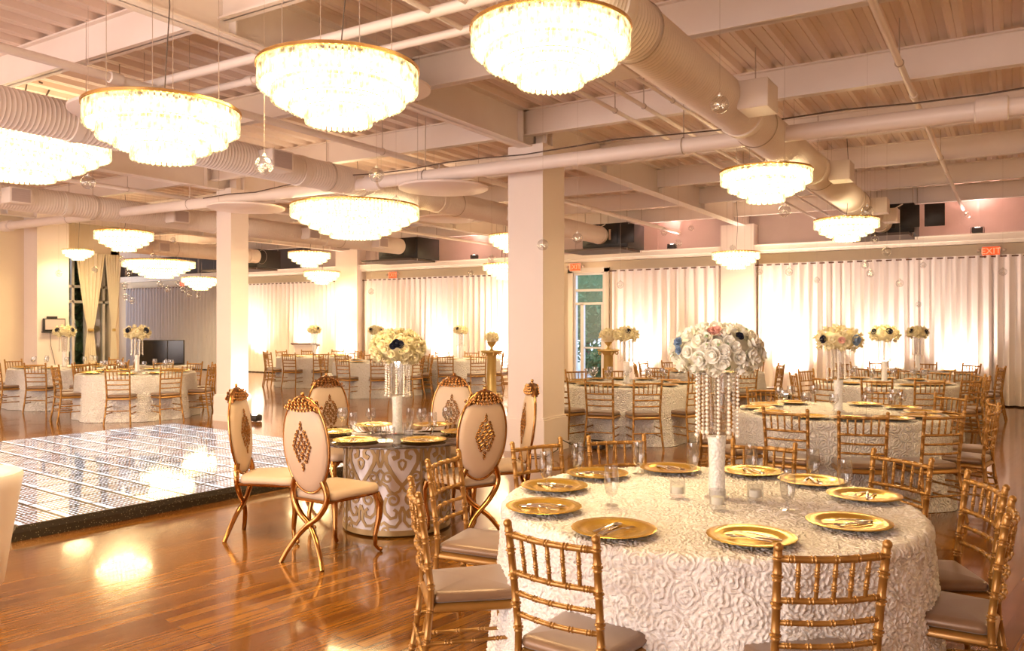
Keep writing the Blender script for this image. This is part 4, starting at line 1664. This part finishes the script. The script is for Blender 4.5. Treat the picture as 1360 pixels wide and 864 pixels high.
def ribbon(mb, pts, w, R, th=.006):
    """flat strip following 2D points (arc length around the drum, height), wrapped on radius R"""
    n = len(pts)
    rings = []
    for i in range(n):
        a, b = pts[max(i - 1, 0)], pts[min(i + 1, n - 1)]
        tx, ty = b[0] - a[0], b[1] - a[1]
        L = math.hypot(tx, ty) or 1
        ww = (w[i] if hasattr(w, '__len__') else w) * 1.35
        nx, ny = -ty / L * ww / 2, tx / L * ww / 2
        ring = []
        for (s_, rr) in ((1, R), (1, R + th), (-1, R + th), (-1, R)):
            q = (pts[i][0] + s_ * nx) / R
            ring.append((rr * math.cos(q), rr * math.sin(q), pts[i][1] + s_ * ny))
        rings.append(ring)
    mb.loft(rings)


M['lattice'] = noise_mat('bronze_scroll_panel', (.46, .32, .15), (.38, .25, .11), 7, .35, .45)
M['drum'] = noise_mat('pearl_mirror_drum', (.80, .74, .74), (.72, .66, .66), 5, .25, .25)
t = thing('glass_table', 'round dark glass table on a drum of bronze scrollwork', 'table', (GX, GY, 0))
MB().lathe([(.752, .728), (.76, .732), (.76, .738), (.752, .742)], 72).build('glass_top', M['tableglass'], t)
DR = .43
MB().lathe([(DR, .02), (DR, .725)], 64).build('drum', M['drum'], t)
lat = MB()
NREP = 8
wrep = 2 * PI * DR / NREP
for k in range(NREP):
    for sx in (-1, 1):
        x0 = k * wrep
        hw = wrep / 2

        def S(pts):
            return [(x0 + sx * p[0], p[1]) for p in pts]
        # heart scroll of the upper half
        ribbon(lat, S([(0, .40), (.03, .43), (.08, .50), (.12, .57), (.125, .63), (.095, .68), (.055, .685), (.03, .655), (.035, .62), (.06, .61), (.07, .63)]), [.022] * 8 + [.026, .028, .02], DR)
        ribbon(lat, S(spiral(.11, .46, .045, .012, 2.4, -1.2)), .014, DR)
        ribbon(lat, S([(0, .40), (.02, .36), (.06, .34), (.10, .36), (.12, .40), (.155, .42), (hw, .40)]), .016, DR)
        ribbon(lat, S(spiral(.07, .29, .055, .012, .6, 1.4)), .015, DR)
        ribbon(lat, S([(.12, .31), (.14, .25), (.13, .19), (.09, .15), (.05, .16), (.04, .20), (.065, .22)]), .018, DR)
        ribbon(lat, S([(0, .24), (.02, .19), (.015, .13), (.05, .085), (.10, .09), (.14, .12), (hw, .10)]), .018, DR)
        ribbon(lat, S(spiral(.125, .055, .03, .008, 0, 1.1)), .012, DR)
        ribbon(lat, S([(hw, .72), (.15, .66), (.145, .60), (hw, .54)]), .018, DR)
        ribbon(lat, S([(hw, .52), (.14, .49), (.15, .45), (hw, .42)]), .014, DR)
        ribbon(lat, S([(hw, .28), (.15, .24), (.155, .20), (hw, .17)]), .014, DR)
        ribbon(lat, S([(0, .52), (.022, .55), (.028, .58), (0, .60)]), .014, DR)
for z in (.035, .71):
    ribbon(lat, [(2 * PI * DR * i / 64, z) for i in range(65)], .03, DR, .008)
lat.build('scroll_lattice', M['lattice'], t, 30)
for k in range(4):
    a = math.radians(45 + 90 * k) + .35
    MB().box((DR * 1.012 * math.cos(a), DR * 1.012 * math.sin(a), .37), (.02, .012, .70), a).build('drum_seam', M['lattice'], t, 0)
TH = .744
for (deg, hr) in ((208, 'seven'), (150, 'five'), (330, 'eleven'), (28, 'one'), (270, 'nine'), (88, 'three')):
    setting(GX, GY, TH, deg, .53, 'the glass-topped table', True, hr)
for (du, dz, kind, lab) in ((-.22, .02, 'F', 'tall wine glass left of the vase on the glass-topped table'), (.20, .0, 'F', 'tall wine glass right of the vase on the glass-topped table'),
                            (-.13, -.22, 'V', 'tumbler at front left of the vase on the glass-topped table'), (-.02, -.26, 'V', 'tumbler straight before the vase on the glass-topped table'),
                            (.12, -.20, 'V', 'tumbler at front right of the vase on the glass-topped table'), (.30, -.10, 'G', 'goblet at the right of the tumblers on the glass-topped table'),
                            (-.34, -.12, 'G', 'goblet at the left of the tumblers on the glass-topped table'), (.08, .2, 'G', 'goblet behind the vase on the glass-topped table'),
                            (.40, .10, 'F', 'wine glass near the right plate of the glass-topped table'), (-.46, .05, 'F', 'wine glass near the left plate of the glass-topped table')):
    x, y = RM(-.94 + du, 6.6 + dz)
    me_ = {'F': FLU, 'V': VOT, 'G': GOB}[kind]
    single({'F': 'wine_glass', 'V': 'tumbler', 'G': 'goblet'}[kind], me_, (x, y, TH), 0, lab, 'glass', 'glasses on the glass-topped table')
centrepiece('crystal bead vase with a small glowing light on the glass-topped table', (GX, GY, TH), True, .1, True)
bouquet('flower_bouquet', 'cream rose ball with one large navy flower above the glass-topped table', (GX, GY, TH + .70), .205, .135, 90, [(-2, .28, 'navy', 1.0), (6, .22, 'navy', .9), (-9, .15, 'navy', .8)], 'petal_cream')

# ------------------------------------------------------------------ dance floor of lit mirror tiles
DA = math.radians(37)
ax_, ay_ = RM(math.sin(DA), math.cos(DA))
bx_, by2 = RM(-math.cos(DA), math.sin(DA))
NX, NY = RM(-3.76, 6.05)
La, Lb = 4.34, 5.16
t = thing('dance_floor', 'low dance floor of mirrored tiles full of white light points, dark speckled edge', 'dance floor', (NX, NY, 0))


def DP(a, b, h):
    return (ax_ * a + bx_ * b, ay_ * a + by2 * b, h)


me = bpy.data.meshes.new('tile_field')
na, nb = 12, 14
vs, fs, uv = [], [], []
e = .06
for i in range(na):
    for j in range(nb):
        a0, a1 = e + (La - 2 * e) * i / na, e + (La - 2 * e) * (i + 1) / na
        b0, b1 = e + (Lb - 2 * e) * j / nb, e + (Lb - 2 * e) * (j + 1) / nb
        g = .009
        n0 = len(vs)
        vs += [DP(a0 + g, b0 + g, .1), DP(a1 - g, b0 + g, .1), DP(a1 - g, b1 - g, .1), DP(a0 + g, b1 - g, .1)]
        fs.append((n0, n0 + 1, n0 + 2, n0 + 3))
        uv += [(i, j), (i + 1, j), (i + 1, j + 1), (i, j + 1)]
me.from_pydata(vs, [], fs)
me.materials.append(M['dance'])
ul = me.uv_layers.new(name='UVMap')
for k, l in enumerate(me.loops):
    pass
for p in me.polygons:
    for q, li in enumerate(p.loop_indices):
        u_, v_ = uv[p.index * 4 + q]
        ul.data[li].uv = (u_ + (.0001 if q in (0, 3) else -.0001), v_ + (.0001 if q in (0, 1) else -.0001))
o = bpy.data.objects.new('light_tiles', me)
C.objects.link(o)
o.parent = t
mb = MB()
mb.loft([[DP(*p) for p in ((0, 0, .0), (La, 0, .0), (La, Lb, .0), (0, Lb, .0))], [DP(*p) for p in ((.01, .01, .06), (La - .01, .01, .06), (La - .01, Lb - .01, .06), (.01, Lb - .01, .06))],
         [DP(*p) for p in ((e, e, .099), (La - e, e, .099), (La - e, Lb - e, .099), (e, Lb - e, .099))]])
mb.build('edge_ramp', M['speckle'], t, 0)

# ------------------------------------------------------------------ curtains, rods, glazed door
def curtain_mesh(w, h, nf, amp, seed, flare=0):
    rr = random.Random(seed)
    n = nf * 12
    nz = 14
    ph = [rr.uniform(-.5, .5) for _ in range(nf + 2)]
    rings = []
    for k in range(nz + 1):
        v = k / nz
        row = []
        for i in range(n + 1):
            u = i / n
            f = u * nf
            a = amp * (.75 + .35 * v + .3 * math.sin(f * .9 + seed) * v)
            y = a * math.sin(2 * PI * f + ph[int(f)] * v * .8)
            x = (u - .5) * w * (1 + .03 * v * math.sin(seed)) + .012 * math.sin(4 * PI * f) * v
            row.append((x, y, h * (1 - v)))
        rings.append(row)
    return MB().loft(rings, caps=False, loop=False)


CM = [curtain_mesh(1.32, 2.93, 6, .055, s) for s in range(5)]
CMe = [c.mesh('curtain', M['curtain'], 0) for c in CM]
CGe = [c.mesh('curtain', M['greycurtain'], 0) for c in CM[:3]]
for me_ in CMe + CGe:
    me_.polygons.foreach_set('use_smooth', [True] * len(me_.polygons))
CY = Y1 - .22


def curtain_run(x0, x1, n, name, grey=False, hz=2.985):
    t = thing('curtain_rod', 'dark rod carrying the %s' % name, 'curtain rod', (x0, CY, hz), 0, 'curtain rods on the back wall')
    MB().tube([(-.05, 0, 0), (x1 - x0 + .05, 0, 0)], .014, 8).build('rod_bar', M['rod'], t)
    for q in (-.07, x1 - x0 + .07):
        MB().sphere((q, 0, 0), .026, 8, 6).build('finial', M['rod'], t)
    for q in np.linspace(.02, x1 - x0 - .02, 4):
        MB().box((q, .11, 0), (.02, .22, .02)).build('rod_bracket', M['rod'], t)
    w = (x1 - x0) / n
    for i in range(n):
        meL = CGe if grey else CMe
        o = single('curtain', meL[i % len(meL)], (x0 + w * (i + .5), CY, .03), 0,
                   '%s curtain, %s from left, of the %s' % ('grey' if grey else 'white', ORD[i], name), 'curtain', 'panels of the %s' % name)
        o.scale = (w / 1.32, 1, (hz + .03 - .03) / 2.93)
        if i % 2 == 0:
            pass
    return t


curtain_run(-29.3, -22.7, 6, 'grey recess curtains', True)
curtain_run(-22.55, -18.1, 4, 'curtains right of the left column')
curtain_run(-16.95, -10.1, 6, 'curtains behind the glass-topped table')
curtain_run(-8.62, -5.85, 2, 'curtains between the door and the glowing column')
curtain_run(-4.95, -.36, 4, 'right curtains beside the glowing column')
curtain_run(-.40, 4.3, 4, 'rightmost curtains past the exit sign')

# glazed door assembly
dx = (DX0 + DX1) / 2
dw = DX1 - DX0
mb = MB()
for x in (DX0 + .03, DX1 - .03):
    mb.box((x, Y1 + .06, DH / 2), (.06, .12, DH))
for z in (DH - .03, 2.52, 2.17):
    mb.box((dx, Y1 + .06, z), (dw, .10, .06))
mb.box((DX0 + .24, Y1 + .06, 1.08), (.09, .10, 2.17))
mb.box((dx + .12, Y1 + .06, 1.02), (dw - .3, .05, .04))
mb.box((dx + .12, Y1 + .06, .08), (dw - .3, .06, .16))
mb.box((DX1 - .085, Y1 + .06, 1.08), (.06, .08, 2.17))
frm = struct('door_1', mb, M['frame_paint'], 0)
pn = MB().box((dx, Y1 + .08, DH / 2), (dw - .08, .008, DH - .06)).build('glass', M['glass'], frm, 0)
MB().tube([(DX0 + .31, Y1 - .0, .80), (DX0 + .31, Y1 - .06, .82), (DX0 + .31, Y1 - .06, 1.05), (DX0 + .31, Y1, 1.07)], .012, 8).build('pull_handle', M['frame_paint'], frm)
tr_ = MB()
for (x, y, z, a, b, c_) in ((DX0 - .07, Y1 - .03, DH / 2 + .05, .14, .06, DH + .1), (DX1 + .07, Y1 - .03, DH / 2 + .05, .14, .06, DH + .1), (dx, Y1 - .03, DH + .06, dw + .28, .06, .12)):
    tr_.box((x, y, z), (a, b, c_))
struct('trim_door', tr_, M['trim'], 0)

# glazing with tied drapes on the left
gy0, gy1 = 9.9, LY - .02
mb = MB()
for y in (gy0 + .03, 10.32, 10.62, 11.05, gy1 - .04):
    mb.box((LX - .08, y, 1.64), (.07, .06, 3.28))
for z in (3.25, 2.5, 2.15, .05):
    mb.box((LX - .08, (gy0 + gy1) / 2, z), (.07, gy1 - gy0, .06))
wn = struct('window_1', mb, M['frame_paint'], 0)
MB().box((LX - .09, (gy0 + gy1) / 2, 1.64), (.008, gy1 - gy0, 3.24)).build('glass', M['glass'], wn, 0)


def drape(y0, y1, xx, label, ztop=3.27, tie=1.5):
    t = thing('tied_drape', label, 'drape', (xx, (y0 + y1) / 2, 0), 0, 'ivory drapes tied at the waist')
    w = y1 - y0
    nf = 6
    rings = []
    nz = 30
    for k in range(nz + 1):
        z = ztop - (ztop - .02) * k / nz
        if z > tie:
            q = (z - tie) / (ztop - tie)
            f = .20 + .80 * q ** .85
        else:
            q = (tie - z) / tie
            f = .20 + .38 * q ** .7
        row = []
        for i in range(nf * 8 + 1):
            u = i / (nf * 8)
            row.append((.035 * math.sin(2 * PI * u * nf) * (.5 + .5 * f), (u - .5) * w * f, z))
        rings.append(row)
    MB().loft(rings, caps=False, loop=False).build('drape_cloth', M['drape'], t, 0)
    MB().lathe([(w * .085, tie - .03), (w * .11, tie - .02), (w * .11, tie + .02), (w * .085, tie + .03)], 20, caps=False).build('tie_back', M['stone'], t)
    return t


drape(9.93, 10.0, LX + .12, 'sliver of ivory drape beside the left wall pier')
drape(10.28, 10.98, LX + .12, 'wider ivory drape gathered at the waist before the left glazing')
drape(10.98, 11.40, LX + .12, 'narrower ivory drape gathered at the waist before the left glazing')

# outside: paving and trees seen through the glass
struct('ground_outside', MB().box((-20, Y1 + 10.3, -.06), (50, 20, .1)).box((-24, 5, -.06), (11.6, 12.6, .1)), M['paving'], 0)


def tree(x, y, h, r, label, base=0.3, name='tree'):
    t = thing(name, label, 'tree', (x, y, 0), 0, 'trees outside the glass')
    MB().tube([(0, 0, 0), (.03, .02, h * .5), (0, 0, h * .8)], [.12, .09, .03], 8).build('trunk', M['bark'], t)
    rr = random.Random(int(abs(x * 10 + y)))
    n = 5200
    vs, fs = [], []
    for i in range(n):
        a, b, c_ = rr.uniform(-1, 1), rr.uniform(-1, 1), rr.uniform(-1, 1)
        L = math.sqrt(a * a + b * b + c_ * c_) or 1
        k = r * rr.uniform(.75, 1.0) * (1 + .15 * math.sin(a * 9) * math.cos(c_ * 8))
        p = Vector((a / L * k, b / L * k, base + (h - base) * (.5 + .5 * c_ / L * rr.uniform(.8, 1))))
        u_ = Vector((rr.uniform(-1, 1), rr.uniform(-1, 1), rr.uniform(-1, 1))).normalized()
        v_ = u_.orthogonal().normalized()
        s_ = rr.uniform(.05, .11)
        n0 = len(vs)
        vs += [p - u_ * s_, p + v_ * s_ * .5, p + u_ * s_, p - v_ * s_ * .5]
        fs.append((n0, n0 + 1, n0 + 2, n0 + 3))
    m_ = MB().add(vs, fs)
    m_.sphere((0, 0, base + (h - base) * .5), 1, 12, 8, (r * .6, r * .6, (h - base) * .36))
    o = m_.build('foliage', M['tree'], t, 0)
    return t


tree(-12.1, 24.2, 5.5, 2.1, 'dark green tree outside, left in the glazed back door')
tree(-17.2, 27.5, 6.0, 2.2, 'dark green tree outside, right of its neighbour beyond the back door')
tree(-10.0, 21.2, .95, .55, 'small bush at the foot of the glazed back door', .05, 'bush')
tree(-19.25, 10.45, 3.6, .72, 'dark green shrub outside the left glazing, near the wall pier', .02, 'tall_shrub')
tree(-20.9, 10.3, 4.0, .75, 'dark green shrub outside the left glazing, farther one', .02, 'tall_shrub')


# ------------------------------------------------------------------ exit signs
def exit_sign(x, label, z=3.07, y=None, w=.34):
    y = Y1 - .05 if y is None else y
    t = thing('exit_sign', label, 'exit sign', (x, y, z), 0, 'red exit signs')
    MB().rbox((0, 0, 0), (w, .06, .22), .01).build('housing', M['signwhite'], t)
    MB().box((0, -.033, 0), (w - .04, .008, .18)).build('red_face', M['red'], t, 0)
    cu = bpy.data.curves.new('letters', 'FONT')
    cu.body = 'EXIT'
    cu.size = .17
    cu.extrude = .002
    cu.align_x, cu.align_y = 'CENTER', 'CENTER'
    tmp = bpy.data.objects.new('tmp', cu)
    C.objects.link(tmp)
    bpy.context.view_layer.update()
    me_ = bpy.data.meshes.new_from_object(tmp)
    bpy.data.objects.remove(tmp)
    me_.materials.clear()
    me_.materials.append(M['exitletter'])
    o = bpy.data.objects.new('letters', me_)
    C.objects.link(o)
    o.parent = t
    o.location = (0, -.04, 0)
    o.rotation_euler = (PI / 2, 0, 0)
    for sx in (-1, 1):
        MB().sphere((sx * (w / 2 + .06), -.02, .02), .035, 8, 6).build('emergency_lamp', M['signwhite'], t)
    return t


exit_sign(-.37, 'lit exit sign over the right curtains', 3.10)
exit_sign(-9.75, 'lit exit sign over the glazed door', 3.13)
exit_sign(-15.95, 'lit exit sign over the curtains behind the glass-topped table', 3.12)
exit_sign(-26.0, 'lit exit sign in the grey recess at far left', 3.12)


# ------------------------------------------------------------------ uplights
def uplight(x, y, label, power, aim=(0, 0, 1), col=(1, .80, .68), size=75, box=True, z=0, on=True):
    t = thing('uplight', label, 'uplight', (x, y, z), 0, 'small floor uplights')
    MB().rbox((0, 0, .06), (.20, .14, .10), .012).build('housing', M['black'], t)
    MB().tube([(-.12, 0, .0), (-.12, 0, .12), (.12, 0, .12), (.12, 0, .0)], .007, 6).build('bracket', M['black'], t)
    MB().lathe([(.05, .111), (.05, .116), (.004, .118)], 16).build('lens', M['lens_on'] if on else M['screen'], t)
    if on:
        d = bpy.data.lights.new('uplight_lamp', 'SPOT')
        d.energy, d.color, d.spot_size, d.spot_blend, d.shadow_soft_size = power, col, math.radians(size), .8, .05
        o = bpy.data.objects.new('uplight_lamp', d)
        C.objects.link(o)
        o.parent = t
        o.location = (0, 0, .14)
        o.rotation_euler = Vector(aim).to_track_quat('-Z', 'Y').to_euler()
    return t


UP = 240
for (x, y, lab, p) in ((-21.6, 17.9, 'uplight at the curtains just right of the left column', 1.3),
                       (-19.3, 18.2, 'uplight at the curtains behind the lectern', .9),
                       (-17.5, 18.1, 'uplight at the far wall column left of the glass-topped table', .8),
                       (-15.9, 18.2, 'uplight at the curtains under the far exit sign', .8),
                       (-13.9, 18.2, 'uplight at the curtains midway behind the glass-topped table', 1.2),
                       (-11.8, 18.2, 'uplight at the curtains behind the gold pedestal', 1.2),
                       (-7.8, 18.2, 'uplight at the curtains right of the glazed door', 1.2),
                       (-5.4, 18.0, 'uplight at the glowing wall column', 1.3),
                       (-4.2, 18.1, 'uplight at the brightest right curtain', 1.5),
                       (-2.4, 18.2, 'uplight at the right curtains behind the second vase', 1.1),
                       (-.9, 18.2, 'uplight at the right curtains below the exit sign', .8)):
    uplight(x, y, lab, UP * p, (0, .42, 1))
uplight(-10.85, 9.25, 'uplight on the floor at the foot of the left column', 110, (-.36, 0, 1))
uplight(-4.62, 9.55, 'unlit black uplight on the floor by the central column', 0, on=False)
mb = MB()
mb.tube([(-4.72, 9.5, .012), (-4.85, 9.35, .05), (-4.95, 9.2, .14), (-4.90, 9.0, .16), (-4.8, 8.8, .08), (-4.86, 8.6, .012), (-5.1, 8.5, .012)], .007, 6)
tag(mb.build('power_cord', M['black']), 'black cord looping beside the foot of the central column', 'cord')
for (x, lab) in ((-.6, 'added small lamp on the ledge above the right exit sign'), (-7.0, 'added small lamp on the ledge right of the air unit over the door'), (-12.8, 'added small lamp on the ledge left of the central column')):
    uplight(x, Y1 - .3, lab, 70, (0, -.3, 1), (1, .62, .55), 120, z=3.455)  # invented ledge lamps, added to throw pink light on the upper beams


# ------------------------------------------------------------------ pedestals, lectern, screens, wall unit, tub chair
def pedestal(x, y, label, ballab, h=1.06, br=.14):
    t = thing('gold_pedestal', label, 'pedestal', (x, y, 0), 0, 'gold fluted pedestals')
    MB().rbox((0, 0, .04), (.36, .36, .08), .01).rbox((0, 0, .10), (.30, .30, .05), .01).build('plinth', M['stone'], t)
    MB().lathe([(.12, .12), (.11, .15), (.10, .18), (.092, h - .12), (.11, h - .10)], 32, mod=lambda a, r, z: .06 * abs(math.sin(a * 8)) if .15 < z < h - .11 else 0).build('fluted_shaft', M['stone'], t)
    cp = MB().rbox((0, 0, h - .02), (.34, .34, .04), .008).lathe([(.10, h - .12), (.15, h - .05), (.16, h - .04)], 20)
    for sx in (-1, 1):
        for sy in (-1, 1):
            cp.torus((sx * .13, sy * .13, h - .075), .03, .012, (sx, -sy, 0), 12, 6)
    cp.build('capital', M['stone'], t)
    u_ = thing('flower_urn', ballab, 'flower urn', (x, y, h), 0, 'cream flower balls in gold urns')
    MB().lathe([(.06, 0), (.03, .03), (.025, .07), (.07, .12), (.10, .18), (.09, .2)], 20).build('urn', M['stone'], u_)
    mb = MB()
    for (p, nn) in dome_points(26, br, br * .85, int(abs(x * 7)), -.4):
        mb.merge(ROSE_LO, oriented(None, p + Vector((0, 0, .27)), nn, random.random() * 6, .8))
    mb.sphere((0, 0, .27), br * .88, 14, 9)
    o = mb.build('rose_cluster', M['petal_cream'], u_, 0)
    o['kind'] = 'stuff'


x, y = at(653, 17.6)
pedestal(x, y, 'gold fluted pedestal left of the central column', 'cream flower ball in an urn on the pedestal left of the central column')
x, y = at(808, 16.6)
pedestal(x, y, 'gold fluted pedestal right of the glazed door', 'large cream flower ball on the pedestal by the glazed door', 1.12, .17)

x, y = at(406, 23.2)
t = thing('lectern', 'white lectern with dark slanted top before the far curtains', 'lectern', (x, y, 0), YAW)
MB().loft([[(-.22, -.18, 0), (.22, -.18, 0), (.22, .18, 0), (-.22, .18, 0)], [(-.16, -.14, .5), (.16, -.14, .5), (.16, .14, .5), (-.16, .14, .5)], [(-.30, -.22, 1.05), (.30, -.22, 1.05), (.30, .22, 1.0), (-.30, .22, 1.0)]]).build('body', M['white_pad'], t, 20)
MB().loft([[(-.36, -.26, 1.06), (.36, -.26, 1.06), (.36, .24, 1.0), (-.36, .24, 1.0)], [(-.36, -.26, 1.10), (.36, -.26, 1.10), (.36, .24, 1.04), (-.36, .24, 1.04)]]).build('slanted_top', M['rod'], t, 20)

# pair of dark screens and the low console in the recess
for (px, w, lab) in ((204, .74, 'wide dark flat screen behind the table left of the left column'), (234, .42, 'narrower dark flat screen right of the wide one')):
    x, y = at(px, 20.2)
    t = thing('flat_screen', lab, 'screen', (x, y, .62), YAW, 'dark flat screens')
    MB().rbox((0, 0, .31), (w, .05, .62), .01).build('casing', M['black'], t)
    MB().box((0, -.028, .32), (w - .04, .006, .56)).build('display', M['screen'], t, 0)
    MB().rbox((0, 0, .0), (w * .4, .22, .02), .006).build('stand', M['black'], t)
x, y = at(216, 20.2)
t = thing('low_console', 'low pale console carrying the dark screens', 'console', (x, y, 0), YAW)
MB().rbox((0, 0, .58), (1.5, .5, .04), .008).build('top', M['trim'], t)
MB().rbox((0, .02, .30), (1.3, .4, .50), .008).build('body', M['white_pad'], t)
for sx in (-1, 1):
    for sy in (-1, 1):
        MB().box((sx * .6, .02 + sy * .15, .03), (.05, .05, .06)).build('leg', M['black'], t, 0)

# small unit on the side pier
t = thing('wall_display', 'small grey framed display on a dark bracket fixed to the left pier', 'wall display', (-17.62, 9.55, 1.62))
MB().rbox((.05, 0, .0), (.07, .46, .28), .01).build('casing', M['black'], t)
MB().box((.088, 0, .01), (.006, .41, .22)).build('display', M['upper'], t, 0)
MB().rbox((.07, .03, -.155), (.14, .54, .025), .005).build('shelf_bracket', M['black'], t)
MB().rbox((.06, -.05, .16), (.08, .20, .05), .008).build('camera_bar', M['black'], t)
MB().tube([(.04, -.08, -.16), (.02, -.05, -.45), (.02, .02, -.75), (.02, .06, -1.0)], .006, 6).build('cable', M['darkwire'], t)
MB().tube([(.08, .1, -.16), (.09, .18, -.22), (.08, .24, -.16)], .006, 6).build('cable', M['darkwire'], t)

# white flared tub seat cut by the left edge
x, y = RM(-3.22, 4.62)
t = thing('tub_chair', 'white padded tub chair cut by the left edge beside the dance floor', 'tub chair', (x, y, 0), YAW)
rings = []
for (q, z) in ((.24, .10), (.27, .14), (.31, .40), (.36, .70), (.37, .76), (.36, .78)):
    rings.append([((q + .0) * math.cos(2 * PI * j / 36), q * .9 * math.sin(2 * PI * j / 36), z) for j in range(36)])
for (q, z) in ((.31, .78), (.29, .76), (.28, .48), (.02, .46)):
    rings.append([(q * math.cos(2 * PI * j / 36), q * .9 * math.sin(2 * PI * j / 36), z) for j in range(36)])
MB().loft(rings).build('shell', M['white_pad'], t, 50)
MB().lathe([(.24, .44), (.27, .46), (.27, .50), (.24, .53), (.02, .54)], 30).build('seat_cushion', M['white_pad'], t, 50)
for k in range(4):
    a = PI / 4 + k * PI / 2
    MB().lathe([(.015, 0), (.022, .12)], 10, (.17 * math.cos(a), .16 * math.sin(a), 0)).build('leg', M['black'], t)
